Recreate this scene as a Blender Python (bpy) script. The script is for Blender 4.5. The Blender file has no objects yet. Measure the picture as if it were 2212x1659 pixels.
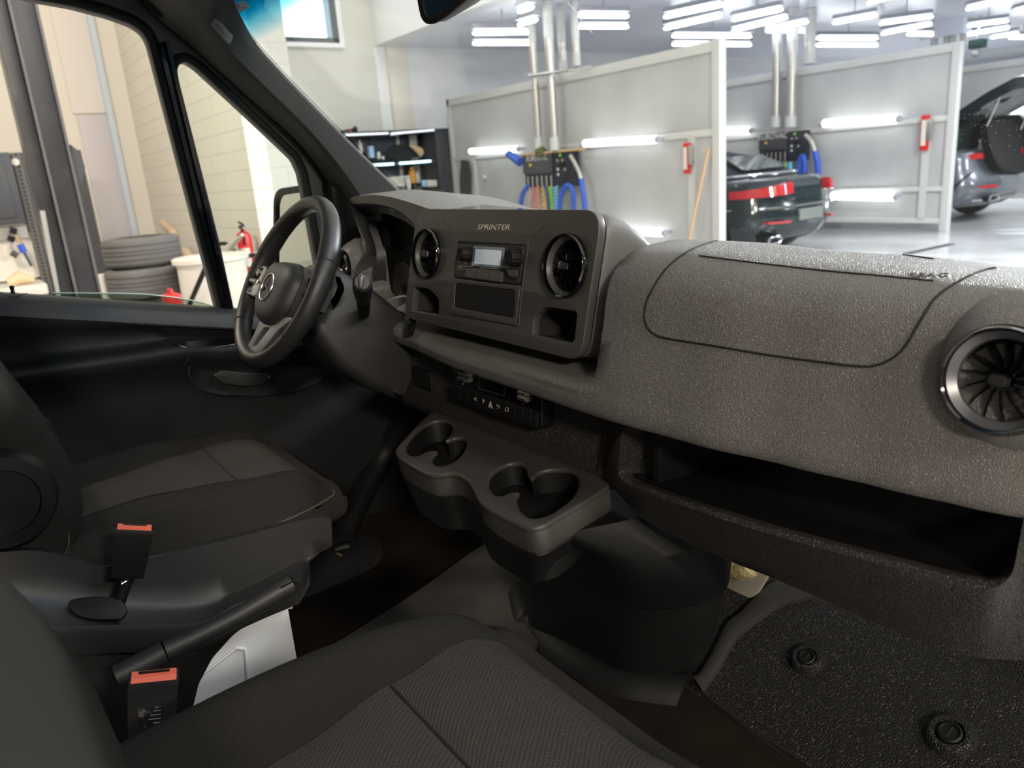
import bpy, bmesh, math, random
from mathutils import Vector, Matrix
from mathutils.bvhtree import BVHTree
random.seed(7)
D = bpy.data
scene = bpy.context.scene
COL = scene.collection
V = Vector

# ------------------------------------------------------------------ camera
IW, IH, F = 2212, 1659, 1650.0
down = V((454, 5820, F)).normalized()
_lx = V((-1236.0, 0, F)); _lx.y = -(_lx.x * 454 + F * F) / 5820
left = _lx.normalized()
fwd = left.cross(-down)
if fwd.z < 0: fwd = -fwd
R = Matrix((-left, fwd, -down))          # rows: world axes in camera (right, down, ahead)
C = V((1.07, -0.718, 1.42))
cam_d = D.cameras.new('camera'); cam = D.objects.new('camera', cam_d); COL.objects.link(cam)
rx, ry, rz = (R @ V((1, 0, 0))), (R @ V((0, -1, 0))), (R @ V((0, 0, -1)))
cam.matrix_world = Matrix.Translation(C) @ Matrix((rx, ry, rz)).transposed().to_4x4()
cam_d.sensor_width = 36; cam_d.lens = F / IW * 36; cam_d.clip_start = 0.02; cam_d.clip_end = 100
cam_d.dof.use_dof = True; cam_d.dof.focus_distance = 1.15; cam_d.dof.aperture_fstop = 6.0
scene.camera = cam
scene.view_settings.view_transform = 'Standard'; scene.view_settings.look = 'None'
scene.view_settings.gamma = 1; scene.view_settings.use_curve_mapping = False
scene.view_settings.exposure = 0.0
scene.cycles.use_denoising = True
scene.cycles.max_bounces = 8; scene.cycles.transparent_max_bounces = 16
scene.cycles.sample_clamp_indirect = 4

# ------------------------------------------------------------------ world and lights
w = D.worlds.new('world'); scene.world = w; w.use_nodes = True
w.node_tree.nodes['Background'].inputs[0].default_value = (0.9, 0.95, 1, 1)
w.node_tree.nodes['Background'].inputs[1].default_value = 0.35

def area(name, loc, target, size, size_y, power, col):
    l = D.lights.new(name, 'AREA'); l.shape = 'RECTANGLE'; l.size = size; l.size_y = size_y
    l.energy = power; l.color = col
    o = D.objects.new(name, l); COL.objects.link(o); o.location = loc
    o.rotation_euler = (V(target) - V(loc)).to_track_quat('-Z', 'Y').to_euler()
    return o
WARM, COOL = (1.0, 0.90, 0.78), (0.90, 0.94, 1.0)
area('shop_fill', (8.0, -3.4, 4.6), (1.0, -0.6, 1.2), 1.2, 0.4, 500, WARM)  # unseen fill lights added in the shop to brighten cab and walls
area('shop_fill', (7.0, 0.6, 4.8), (1.0, 0.0, 1.2), 1.2, 0.4, 220, (1.0, 0.93, 0.84))
area('shop_fill', (3.6, 2.6, 5.6), (3.6, 2.6, 0), 2.4, 0.6, 200, COOL)
area('shop_fill', (-4.5, -2.2, 5.4), (-6.5, 0.5, 1.5), 2.0, 0.8, 330, WARM)
area('shop_fill', (-6.6, 4.6, 6.4), (-10.5, 4.0, 2.2), 2.0, 0.8, 95, (0.98, 0.98, 0.95))
area('shop_fill', (0.5, 3.8, 5.6), (0.5, 3.8, 0), 2.4, 1.0, 40, (0.92, 0.96, 1.0))
area('bay_fill', (0.8, 6.9, 3.4), (0.6, 3.0, 0.6), 3.0, 0.5, 800, (0.97, 0.98, 1.0))  # unseen fill added beyond the windscreen to brighten the dash top
for bx_, by_ in ((-1.5, 8.6), (-1.0, 12.8), (-1.0, 18.5), (-8.0, 20.0), (4.5, 11.0)):    # fill lights added to brighten the wash bay, without fixtures
    area('bay_fill', (bx_, by_, 3.3), (bx_, by_, 0), 2.6, 0.5, 270, COOL)

# ------------------------------------------------------------------ pixel rays onto real planes
def ray(px, py): return (R @ V((px - IW / 2, py - IH / 2, F))).normalized()
def P(px, py, **k):
    (a, v), = k.items(); i = 'XYZ'.index(a); d = ray(px, py)
    return C + d * ((v - C[i]) / d[i])
def PP(px, py, o, n):
    d = ray(px, py); n = V(n)
    return C + d * ((V(o) - C).dot(n) / d.dot(n))

# ------------------------------------------------------------------ materials
def mat(name, col, rough=0.5, metal=0.0, spec=0.5, bump=None, emis=None, coat=0, var=None, alpha=None):
    m = D.materials.new(name); m.use_nodes = True; nt = m.node_tree
    b = nt.nodes['Principled BSDF']
    b.inputs['Base Color'].default_value = (*col, 1); b.inputs['Roughness'].default_value = rough
    b.inputs['Metallic'].default_value = metal; b.inputs['Specular IOR Level'].default_value = spec
    if coat: b.inputs['Coat Weight'].default_value = coat; b.inputs['Coat Roughness'].default_value = 0.05
    if emis:
        b.inputs['Emission Color'].default_value = (*emis[0], 1); b.inputs['Emission Strength'].default_value = emis[1]
    tc = nt.nodes.new('ShaderNodeTexCoord')
    if bump:
        kind, scale, strength, dist = bump
        if kind == 'leather':
            t = nt.nodes.new('ShaderNodeTexVoronoi'); t.feature = 'DISTANCE_TO_EDGE'; t.inputs['Scale'].default_value = scale
            ns = nt.nodes.new('ShaderNodeTexNoise'); ns.inputs['Scale'].default_value = scale * 0.7
            mx = nt.nodes.new('ShaderNodeVectorMath'); mx.operation = 'SCALE'; mx.inputs['Scale'].default_value = 0.0018
            ad = nt.nodes.new('ShaderNodeVectorMath'); ad.operation = 'ADD'
            nt.links.new(tc.outputs['Object'], ns.inputs['Vector']); nt.links.new(ns.outputs['Color'], mx.inputs[0])
            nt.links.new(tc.outputs['Object'], ad.inputs[0]); nt.links.new(mx.outputs[0], ad.inputs[1])
            nt.links.new(ad.outputs[0], t.inputs['Vector'])
            mr = nt.nodes.new('ShaderNodeMapRange'); mr.inputs['From Max'].default_value = 0.18
            nt.links.new(t.outputs['Distance'], mr.inputs['Value']); src = mr.outputs[0]
        elif kind == 'weave':
            t = nt.nodes.new('ShaderNodeTexWave'); t.inputs['Scale'].default_value = scale; t.wave_type = 'BANDS'; t.bands_direction = 'DIAGONAL'
            t2 = nt.nodes.new('ShaderNodeTexWave'); t2.inputs['Scale'].default_value = scale; t2.bands_direction = 'X'
            nt.links.new(tc.outputs['Object'], t.inputs['Vector']); nt.links.new(tc.outputs['Object'], t2.inputs['Vector'])
            mu = nt.nodes.new('ShaderNodeMath'); mu.operation = 'MULTIPLY'
            nt.links.new(t.outputs[0], mu.inputs[0]); nt.links.new(t2.outputs[0], mu.inputs[1]); src = mu.outputs[0]
        else:
            t = nt.nodes.new('ShaderNodeTexNoise'); t.inputs['Scale'].default_value = scale; t.inputs['Detail'].default_value = 3
            nt.links.new(tc.outputs['Object'], t.inputs['Vector']); src = t.outputs[0]
        bp = nt.nodes.new('ShaderNodeBump'); bp.inputs['Strength'].default_value = strength; bp.inputs['Distance'].default_value = dist
        nt.links.new(src, bp.inputs['Height']); nt.links.new(bp.outputs[0], b.inputs['Normal'])
    if var:
        col2, scale, lo, hi = var
        t = nt.nodes.new('ShaderNodeTexNoise'); t.inputs['Scale'].default_value = scale; t.inputs['Detail'].default_value = 4
        cr = nt.nodes.new('ShaderNodeValToRGB'); cr.color_ramp.elements[0].position = lo; cr.color_ramp.elements[1].position = hi
        cr.color_ramp.elements[0].color = (*col, 1); cr.color_ramp.elements[1].color = (*col2, 1)
        nt.links.new(tc.outputs['Object'], t.inputs['Vector']); nt.links.new(t.outputs[0], cr.inputs[0]); nt.links.new(cr.outputs[0], b.inputs['Base Color'])
    return m

def glass_mat(name, tint=(0.93, 0.97, 0.95), band=None, refl=0.06):
    m = D.materials.new(name); m.use_nodes = True; nt = m.node_tree
    nt.nodes.remove(nt.nodes['Principled BSDF']); out = nt.nodes['Material Output']
    tr = nt.nodes.new('ShaderNodeBsdfTransparent'); tr.inputs[0].default_value = (*tint, 1)
    gl = nt.nodes.new('ShaderNodeBsdfGlossy'); gl.inputs['Roughness'].default_value = 0.02
    lf = nt.nodes.new('ShaderNodeLayerWeight'); lf.inputs[0].default_value = 0.5
    pw = nt.nodes.new('ShaderNodeMath'); pw.operation = 'POWER'; pw.inputs[1].default_value = 4.0
    lw = nt.nodes.new('ShaderNodeMath'); lw.operation = 'MULTIPLY_ADD'; lw.inputs[1].default_value = 0.45; lw.inputs[2].default_value = refl * 0.35
    nt.links.new(lf.outputs['Facing'], pw.inputs[0]); nt.links.new(pw.outputs[0], lw.inputs[0])
    mx = nt.nodes.new('ShaderNodeMixShader')
    nt.links.new(lw.outputs[0], mx.inputs[0]); nt.links.new(tr.outputs[0], mx.inputs[1]); nt.links.new(gl.outputs[0], mx.inputs[2])
    nt.links.new(mx.outputs[0], out.inputs[0])
    if band:
        tc = nt.nodes.new('ShaderNodeNewGeometry'); sp = nt.nodes.new('ShaderNodeSeparateXYZ')
        mr = nt.nodes.new('ShaderNodeMapRange'); mr.inputs['From Min'].default_value = band[0]; mr.inputs['From Max'].default_value = band[1]
        cr = nt.nodes.new('ShaderNodeValToRGB'); cr.color_ramp.elements[0].color = (*tint, 1); cr.color_ramp.elements[1].color = (0.0, 0.22, 0.36, 1)
        e = cr.color_ramp.elements.new(0.45); e.color = (0.35, 0.72, 0.85, 1)
        e = cr.color_ramp.elements.new(0.7); e.color = (0.02, 0.42, 0.62, 1)
        nt.links.new(tc.outputs['Position'], sp.inputs[0]); nt.links.new(sp.outputs['Z'], mr.inputs['Value'])
        nt.links.new(mr.outputs[0], cr.inputs[0]); nt.links.new(cr.outputs[0], tr.inputs[0])
    return m

M = {}
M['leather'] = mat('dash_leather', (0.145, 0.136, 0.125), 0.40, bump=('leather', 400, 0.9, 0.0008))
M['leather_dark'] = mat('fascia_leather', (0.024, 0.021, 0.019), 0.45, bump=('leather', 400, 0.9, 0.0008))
M['panel'] = mat('panel_plastic', (0.062, 0.057, 0.052), 0.42, bump=('noise', 900, 0.25, 0.0003))
M['panel_side'] = mat('panel_housing_plastic', (0.11, 0.11, 0.105), 0.45, bump=('noise', 900, 0.25, 0.0003))
M['trim'] = mat('trim_plastic', (0.019, 0.0185, 0.018), 0.5, bump=('noise', 700, 0.3, 0.0004))
M['trim_dark'] = mat('dark_plastic', (0.006, 0.006, 0.0057), 0.55, spec=0.3, bump=('noise', 700, 0.25, 0.0004))
M['cup'] = mat('cup_tray_plastic', (0.046, 0.042, 0.037), 0.45, bump=('noise', 800, 0.35, 0.0004))
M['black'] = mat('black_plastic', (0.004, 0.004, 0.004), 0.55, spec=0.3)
M['gloss'] = mat('gloss_black', (0.004, 0.004, 0.005), 0.08, coat=0.6)
M['chrome'] = mat('dark_chrome', (0.25, 0.25, 0.26), 0.12, metal=1)
M['silver'] = mat('satin_silver', (0.62, 0.60, 0.57), 0.3, metal=1)
M['wheel'] = mat('wheel_leather', (0.022, 0.022, 0.022), 0.36, bump=('leather', 700, 0.25, 0.0003))
M['spoke'] = mat('spoke_plastic', (0.075, 0.075, 0.075), 0.4)
M['hub'] = mat('airbag_cover_plastic', (0.030, 0.029, 0.028), 0.5, bump=('noise', 900, 0.3, 0.0003))
M['fabric'] = mat('seat_fabric', (0.021, 0.0195, 0.017), 0.95, spec=0.15, bump=('weave', 130, 0.7, 0.0012))
M['fabric_rib'] = mat('seat_rib_fabric', (0.044, 0.041, 0.036), 0.95, spec=0.15, bump=('weave', 100, 0.9, 0.0014))
M['seam'] = mat('seam_line', (0.004, 0.004, 0.004), 0.8)
M['carpet'] = mat('cab_carpet', (0.010, 0.007, 0.005), 0.95, spec=0.1, bump=('noise', 500, 0.8, 0.002), var=((0.018, 0.013, 0.009), 9, 0.4, 0.7))
M['rubber'] = mat('floor_rubber', (0.014, 0.0135, 0.013), 0.48, spec=0.4, bump=('leather', 240, 1.0, 0.0013))
M['rubber_dusty'] = mat('dusty_rubber', (0.040, 0.038, 0.036), 0.6, bump=('noise', 300, 0.4, 0.001), var=((0.075, 0.067, 0.056), 8, 0.4, 0.7))
M['white_paint'] = mat('white_paint', (0.75, 0.76, 0.76), 0.3, coat=0.4)
M['red_button'] = mat('release_button_red', (0.80, 0.14, 0.08), 0.4)
M['text'] = mat('print_white', (0.65, 0.63, 0.6), 0.6)
M['text_dim'] = mat('print_grey', (0.38, 0.37, 0.35), 0.6)
M['headliner'] = mat('headliner', (0.09, 0.09, 0.085), 0.9)
M['frame_grey'] = mat('door_frame_grey', (0.055, 0.055, 0.052), 0.5)
M['pillar'] = mat('pillar_plastic', (0.040, 0.040, 0.038), 0.6, bump=('noise', 900, 0.3, 0.0003))
M['glass'] = glass_mat('side_glass', (0.93, 0.96, 0.94))
M['tinted'] = glass_mat('lowered_glass', (0.66, 0.74, 0.66))
M['windscreen'] = glass_mat('windscreen_glass', (0.95, 0.97, 0.97), band=(1.735, 1.80))
M['mirror'] = mat('mirror_glass', (0.8, 0.82, 0.8), 0.03, metal=1)

# ------------------------------------------------------------------ mesh helpers
def finish(bm, name, m, parent=None, angle=38):
    bmesh.ops.remove_doubles(bm, verts=bm.verts, dist=1e-6)
    bmesh.ops.recalc_face_normals(bm, faces=bm.faces)
    me = D.meshes.new(name)
    if parent is not None:
        off = WL.get(parent.name, V((0, 0, 0)))
    else:
        vs = [v.co for v in bm.verts]
        if vs:
            mn = V((min(v.x for v in vs), min(v.y for v in vs), min(v.z for v in vs))); mxx = V((max(v.x for v in vs), max(v.y for v in vs), 0))
            off = V(((mn.x + mxx.x) / 2, (mn.y + mxx.y) / 2, mn.z))
        else: off = V((0, 0, 0))
    for v in bm.verts: v.co -= off
    bm.to_mesh(me); bm.free()
    for f in me.polygons: f.use_smooth = True
    try: me.set_sharp_from_angle(angle=math.radians(angle))
    except Exception: pass
    o = D.objects.new(name, me); COL.objects.link(o)
    ms = m if isinstance(m, (list, tuple)) else [m]
    for x in ms: me.materials.append(x)
    if parent is not None: o.parent = parent; WL[o.name] = off
    else: o.location = off; WL[o.name] = off
    return o
WL = {}
def thing(name, loc, label, cat, group=None):
    o = D.objects.new(name, None); COL.objects.link(o); o.location = loc; o.empty_display_size = 0.05
    WL[o.name] = V(loc); o['label'] = label; o['category'] = cat
    if group: o['group'] = group
    return o
def part_empty(name, loc, parent):
    o = D.objects.new(name, None); COL.objects.link(o); o.parent = parent; o.location = V(loc) - WL[parent.name]
    WL[o.name] = V(loc); return o
def tag(o, label, cat, group=None, kind=None):
    o['label'] = label; o['category'] = cat
    if group: o['group'] = group
    if kind: o['kind'] = kind
    return o
def struct(o): o['kind'] = 'structure'; return o
def NB(): return bmesh.new()

def box(bm, c, s, rot=None, bev=0.0):
    b2 = bmesh.new(); bmesh.ops.create_cube(b2, size=1)
    for v in b2.verts: v.co = V((v.co.x * s[0], v.co.y * s[1], v.co.z * s[2]))
    if bev: bmesh.ops.bevel(b2, geom=b2.edges[:], offset=bev, segments=2, affect='EDGES', profile=0.6)
    mt = Matrix.Translation(V(c)) @ (rot.to_4x4() if rot is not None else Matrix.Identity(4))
    b2.transform(mt); merge(bm, b2); return bm
def merge(bm, b2):
    me = D.meshes.new('tmp'); b2.to_mesh(me); b2.free(); bm.from_mesh(me); D.meshes.remove(me)
def box2(bm, a, b, bev=0.0):
    a, b = V(a), V(b); return box(bm, (a + b) / 2, (abs(a.x - b.x), abs(a.y - b.y), abs(a.z - b.z)), None, bev)
def frame_of(d):
    d = V(d).normalized(); u = d.cross(V((0, 0, 1)))
    if u.length < 1e-3: u = V((1, 0, 0))
    u.normalize(); return u, u.cross(d).normalized(), d
def tube(bm, pts, r, seg=10, closed=False, cap=True):
    pts = [V(p) for p in pts]; n = len(pts); rings = []; u = None
    for i, p in enumerate(pts):
        a = pts[(i - 1) % n] if (closed or i) else p; b = pts[(i + 1) % n] if (closed or i < n - 1) else p
        d = (b - a).normalized()
        if u is None: u = frame_of(d)[0]
        else:
            u = (u - d * u.dot(d)); u = u.normalized() if u.length > 1e-6 else frame_of(d)[0]
        vv = d.cross(u); rr = r[i] if isinstance(r, (list, tuple)) else r
        rings.append([bm.verts.new(p + (u * math.cos(t) + vv * math.sin(t)) * rr) for t in [2 * math.pi * k / seg for k in range(seg)]])
    for i in range(n if closed else n - 1):
        A, B = rings[i], rings[(i + 1) % n]
        for k in range(seg): bm.faces.new((A[k], A[(k + 1) % seg], B[(k + 1) % seg], B[k]))
    if cap and not closed: bm.faces.new(rings[0]); bm.faces.new(rings[-1][::-1])
    return bm
def loft(bm, secs, closed=True, cap=True, loop=False):
    rs = [[bm.verts.new(V(p)) for p in s] for s in secs]; n = len(rs[0]); m = len(rs)
    for i in range(m if loop else m - 1):
        A, B = rs[i], rs[(i + 1) % m]
        for k in range(n if closed else n - 1):
            bm.faces.new((A[k], A[(k + 1) % n], B[(k + 1) % n], B[k]))
    if cap and closed and not loop: bm.faces.new(rs[0]); bm.faces.new(rs[-1][::-1])
    return bm
def lathe(bm, o, axis, prof, seg=40, cap=True):
    U, W_, A = frame_of(axis); o = V(o)
    secs = [[o + A * h + (U * math.cos(t) + W_ * math.sin(t)) * max(r, 1e-5) for t in [2 * math.pi * k / seg for k in range(seg)]] for r, h in prof]
    return loft(bm, secs, True, cap)
def rpoly(pts, r, n=6):
    out = []; N = len(pts)
    for i in range(N):
        p0, p, p2 = V(pts[i - 1]), V(pts[i]), V(pts[(i + 1) % N])
        rr = r[i] if isinstance(r, (list, tuple)) else r
        a, b = p0 - p, p2 - p; la, lb = a.length, b.length
        a.normalize(); b.normalize(); k = min(rr, la * 0.48, lb * 0.48)
        A, B = p + a * k, p + b * k
        for j in range(n + 1):
            t = j / n; out.append(A * (1 - t) ** 2 + p * 2 * t * (1 - t) + B * t * t)
    return out
def catmull(pts, n=8, closed=False):
    pts = [V(p) for p in pts]; N = len(pts); out = []
    for i in range(N if closed else N - 1):
        g = lambda k: pts[k % N] if closed else pts[min(max(k, 0), N - 1)]
        p0, p1, p2, p3 = g(i - 1), g(i), g(i + 1), g(i + 2)
        for j in range(n):
            t = j / n
            out.append(0.5 * ((2 * p1) + (p2 - p0) * t + (2 * p0 - 5 * p1 + 4 * p2 - p3) * t * t + (3 * p1 - p0 - 3 * p2 + p3) * t ** 3))
    if not closed: out.append(pts[-1])
    return out
class Fr:                                  # a local frame: a along u, b along v, c along n
    def __init__(s, o, u, n):
        s.o = V(o); s.n = V(n).normalized(); s.u = (V(u) - s.n * V(u).dot(s.n)).normalized(); s.v = s.n.cross(s.u)
    def w(s, a, b, c=0.0): return s.o + s.u * a + s.v * b + s.n * c
    def l(s, p): q = V(p) - s.o; return V((q.dot(s.u), q.dot(s.v), q.dot(s.n)))
    def px(s, x, y, c=0.0):
        p = s.l(PP(x, y, s.o + s.n * c, s.n)); return V((p.x, p.y))
    def rot(s): return Matrix((s.u, s.v, s.n)).transposed()
def plate(fr, loops, c0, c1, bev=0.0, res=2):
    """solid sheet between heights c0 and c1 of a frame, first loop is the outline, the others are holes"""
    cu = D.curves.new('tmp', 'CURVE'); cu.dimensions = '2D'; cu.fill_mode = 'BOTH'
    cu.extrude = max((c1 - c0) / 2 - bev, 1e-5); cu.bevel_depth = bev; cu.bevel_resolution = res
    for lp in loops:
        s = cu.splines.new('POLY'); s.points.add(len(lp) - 1); s.use_cyclic_u = True
        for q, p in zip(s.points, lp): q.co = (p[0], p[1], 0, 1)
    o = D.objects.new('tmp', cu); COL.objects.link(o); bpy.context.view_layer.update()
    dg = bpy.context.evaluated_depsgraph_get(); me = o.evaluated_get(dg).to_mesh()
    bm = NB(); bm.from_mesh(me); o.evaluated_get(dg).to_mesh_clear()
    D.objects.remove(o); D.curves.remove(cu); cm = (c0 + c1) / 2
    for v in bm.verts: v.co = fr.w(v.co.x, v.co.y, v.co.z + cm)
    return bm
def text_bm(fr, s, size, a, b, c, depth=0.0006, shear=0.0, align='CENTER', sx=1.0, rot=0.0):
    cu = D.curves.new('tmp', 'FONT'); cu.body = s; cu.size = size; cu.extrude = depth; cu.shear = shear
    cu.align_x = align; cu.align_y = 'CENTER'; cu.resolution_u = 3
    o = D.objects.new('tmp', cu); COL.objects.link(o); bpy.context.view_layer.update()
    dg = bpy.context.evaluated_depsgraph_get(); me = o.evaluated_get(dg).to_mesh()
    bm = NB(); bm.from_mesh(me); o.evaluated_get(dg).to_mesh_clear()
    D.objects.remove(o); D.curves.remove(cu); cr, sr = math.cos(rot), math.sin(rot)
    for v in bm.verts:
        x, y = v.co.x * sx, v.co.y
        v.co = fr.w(a + x * cr - y * sr, b + x * sr + y * cr, c + v.co.z)
    return bm
def copy_tree(o, parent=None):
    c = o.copy(); COL.objects.link(c)
    if parent is not None: c.parent = parent
    for ch in list(o.children): copy_tree(ch, c)
    return c
def lerp(a, b, t): return a + (b - a) * t
def interp(tab, x):
    if x <= tab[0][0]: return tab[0][1]
    for (x0, y0), (x1, y1) in zip(tab, tab[1:]):
        if x <= x1:
            t = (x - x0) / (x1 - x0); t = t * t * (3 - 2 * t); return lerp(y0, y1, t)
    return tab[-1][1]
# ================================================================== VAN INTERIOR
FL = 0.50                                   # cab floor height above the shop floor
z3 = lambda x, y: (860 + x * .2441, 430 + y * .2441)
z6 = lambda x, y: (800 + x * .3135, 740 + y * .3135)
z1 = lambda x, y: (x * .5, y * .5)
zA = lambda x, y: (640 + x * .5058, 820 + y * .5058)
zB = lambda x, y: (1280 + x * .4219, 440 + y * .4219)
zC = lambda x, y: (480 + x * .31345, 380 + y * .31345)

dash = thing('dashboard', (0, 0.2, 0.95), 'grey leather-grained van dashboard with raised centre panel beneath the windscreen', 'dashboard')
# ---- leather surface
LIPY = [(-.87, .06), (-.60, .05), (-.40, .0), (-.34, -.012), (-.05, -.043), (.327, -.050), (.48, -.040), (.60, -.022), (.70, -.008), (.78, .004), (.84, .02), (.93, .05)]
LIPZ = [(-.87, 1.13), (-.50, 1.12), (-.38, 1.11), (-.34, 1.095), (.6, 1.088), (.93, 1.088)]
ZT = [(-.87, 1.275), (-.4, 1.285), (.0, 1.308), (.37, 1.302), (.60, 1.290), (.75, 1.279), (.85, 1.268), (.93, 1.258)]
def dash_section(x):
    yl, zl, zt = interp(LIPY, x), interp(LIPZ, x), interp(ZT, x)
    k = [(yl + .06, zl - .014), (yl + .012, zl - .013), (yl + .003, zl - .009), (yl, zl), (yl + .001, zl + .012), (yl + .006, zl + .03),
         (yl + .014, zl + .06), (yl + .028, zl + .11), (yl + .040, zt - .052), (yl + .055, zt - .028), (yl + .075, zt - .012), (yl + .10, zt - .003),
         (yl + .14, zt), (yl + .20, zt - .002), (.28, zt - .026), (.40, zt - .06), (.52, zt - .10)]
    c = 1 if -.30 < x < .235 else max(0, 1 - min(abs(x + .30), abs(x - .235)) / .07)
    if c > 0:                                # the leather falls back behind the raised centre panel
        c = c * c * (3 - 2 * c)
        k = [(a + c * .16 * min(1, max(0, (z - 1.118) / .04)), z - c * .4 * max(0, z - 1.118)) for a, z in k]
    g = max(0, min(1, (x + .66) / .04)) * max(0, min(1, (-.29 - x) / .04))
    if g > 0:                                # and leaves room for the instrument binnacle
        k = [(a + g * .15 * min(1, max(0, (z - 1.125) / .03)), z) for a, z in k]
    pts = [V((x, a, b)) for a, b in k]
    return catmull(pts, 4)
bm = NB(); loft(bm, [dash_section(-.87 + 1.80 * i / 72) for i in range(73)], closed=False, cap=False)
# thickness at the lip is closed by the returned underside
cover = finish(bm, 'dash_cover', M['leather'], dash, 60)
bm = NB(); bm.from_mesh(cover.data)
for v in bm.verts: v.co += WL[dash.name]
bv = BVHTree.FromBMesh(bm); bm.free()
def hit(px, py, off=0.0):
    d = ray(px, py); r = bv.ray_cast(C, d)
    if r[0] is None: return None
    n = r[1] if r[1].dot(d) < 0 else -r[1]
    return r[0] + n * off
def seam(pts, r=0.0012, closed=False, name='seam', par=None, n=5, m=None):
    q = [hit(*p, 0.0002) for p in catmull([(a, b, 0) for a, b in pts], n, closed) for p in [(p.x, p.y)]] if False else []
    for p in catmull([(a, b, 0) for a, b in pts], n, closed):
        h = hit(p.x, p.y, 0.0002)
        if h is not None: q.append(h)
    return finish(tube(NB(), q, r, 6, closed), name, m or M['seam'], par or dash)
seam([zB(*p) for p in [(680, 183), (600, 200), (500, 240), (400, 310), (330, 400), (280, 500), (268, 590), (300, 655), (380, 690), (600, 725), (900, 775), (1200, 815), (1360, 833), (1450, 828), (1540, 790), (1610, 720), (1680, 600), (1760, 480), (1880, 395), (1990, 345), (2060, 330)]], .0014, name='airbag_seam')
seam([zB(*p) for p in [(545, 267), (800, 300), (1200, 345), (1500, 372), (1745, 397)]], .0013, name='cover_slit')
seam([zB(*p) for p in [(1420, 247), (1550, 258), (1745, 284)]], .0012, name='cover_slit')
# AIRBAG lettering pressed into the cover
p0, p1 = hit(*zB(1590, 362)), hit(*zB(1765, 383))
if p0 and p1:
    fr = Fr((p0 + p1) / 2 + V((0, 0, .0012)), p1 - p0, (0, -.35, 1)); finish(text_bm(fr, 'AIRBAG', .012, 0, 0, 0, .0006, sx=1.3), 'airbag_lettering', M['leather'], dash)
# windscreen end ledge of dash
bm = NB(); box2(bm, (-.87, .40, 1.09), (.93, .62, 1.11)); finish(bm, 'dash_rear_ledge', M['trim_dark'], dash)

# ---- centre panel
pf = Fr((0, 0, 1.276), (1, 0, 0), (0, -1, .2))
def L(fr, pts, c=0.0): return [fr.px(x, y, c) for x, y in pts]
outer = rpoly([v.to_3d() for v in L(pf, [(901, 453), (1298, 456), (1252, 778), (873, 684)])], [.045, .035, .03, .035], 8)
lock_pocket = rpoly([v.to_3d() for v in L(pf, [z3(*p) for p in [(133, 768), (272, 783), (368, 885), (358, 1034), (120, 992)]])], [.008, .012, .012, .006, .006])
rpocket = rpoly([v.to_3d() for v in L(pf, [z3(*p) for p in [(1300, 942), (1592, 985), (1560, 1292), (1180, 1208), (1192, 1030)]])], [.012, .01, .012, .006, .012])
boxhole = rpoly([v.to_3d() for v in L(pf, [z3(*p) for p in [(512, 738), (1052, 800), (1034, 1062), (498, 965)]])], .010)
vents = []
def vent_local(px, py): return pf.px(px, py, .006)
vl, vr = vent_local(918, 548), vent_local(1216.5, 574)
circ = lambda c, r, n=48: [V((c.x + r * math.cos(2 * math.pi * i / n), c.y + r * math.sin(2 * math.pi * i / n), 0)) for i in range(n)]
bm = plate(pf, [outer, lock_pocket, rpocket, boxhole, circ(vl, .0435), circ(vr, .0435)], -.014, 0, .002, 2)
panel = finish(bm, 'centre_panel', M['panel'], dash, 30)
# gloss line and housing behind the panel
def off_loop(lp, k, cx=0, cy=0):
    c = sum((V(p) for p in lp), V()) / len(lp); return [c + (V(p) - c) * k for p in lp]
def to3(fr, lp, c): return [fr.w(p[0], p[1], c) for p in lp]
bm = NB()
def skew(lp, kx, ky, dx, dy):
    c = sum((V(p) for p in lp), V()) / len(lp)
    return [V((c.x + (p.x - c.x) * kx + dx, c.y + (p.y - c.y) * ky + dy)) for p in lp]
loft(bm, [to3(pf, skew(outer, .992, .985, 0, 0), -.0145), to3(pf, skew(outer, .998, .99, 0, 0), -.019)], cap=False)
finish(bm, 'panel_groove', M['seam'], dash)
bm = NB(); secs = [(1.0, .99, 0, 0, -.017), (1.012, 1.0, 0, 0, -.021), (1.02, 1.0, 0, 0, -.032), (1.035, .975, .003, -.003, -.05), (1.055, .90, .007, -.010, -.075), (1.065, .80, .010, -.018, -.10), (1.065, .66, .010, -.028, -.13), (1.06, .5, .008, -.04, -.16)]
loft(bm, [to3(pf, skew(outer, a, b, dx, dy), c) for a, b, dx, dy, c in secs], cap=False)
finish(bm, 'panel_housing', M['panel_side'], dash, 60)
# ridges beside the vents (raised fields round each vent)
for pts in ([(395, 185), (450, 235), (497, 300), (512, 372), (507, 690), (466, 1012)], [(1300, 235), (1215, 305), (1165, 365), (1148, 430), (1098, 770), (1062, 1125)]):
    q = catmull([pf.w(*pf.px(*z3(*p)), -.0012) for p in pts], 5); finish(tube(NB(), q, .0022, 8), 'panel_ridge', M['panel'], dash, 60)
def pocket(name, lp, depth, fr=pf, m='black', par=None, k=.93):
    b = NB(); loft(b, [to3(fr, lp, -.003), to3(fr, off_loop(lp, k), -depth)], cap=False)
    b.faces.new([b.verts.new(v) for v in to3(fr, off_loop(lp, k), -depth)]); return finish(b, name, M[m], par or dash, 30)
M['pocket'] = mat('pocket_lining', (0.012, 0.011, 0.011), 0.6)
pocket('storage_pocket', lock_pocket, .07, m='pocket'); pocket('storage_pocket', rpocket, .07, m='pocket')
pocket('storage_box', boxhole, .11, m='pocket')
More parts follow.
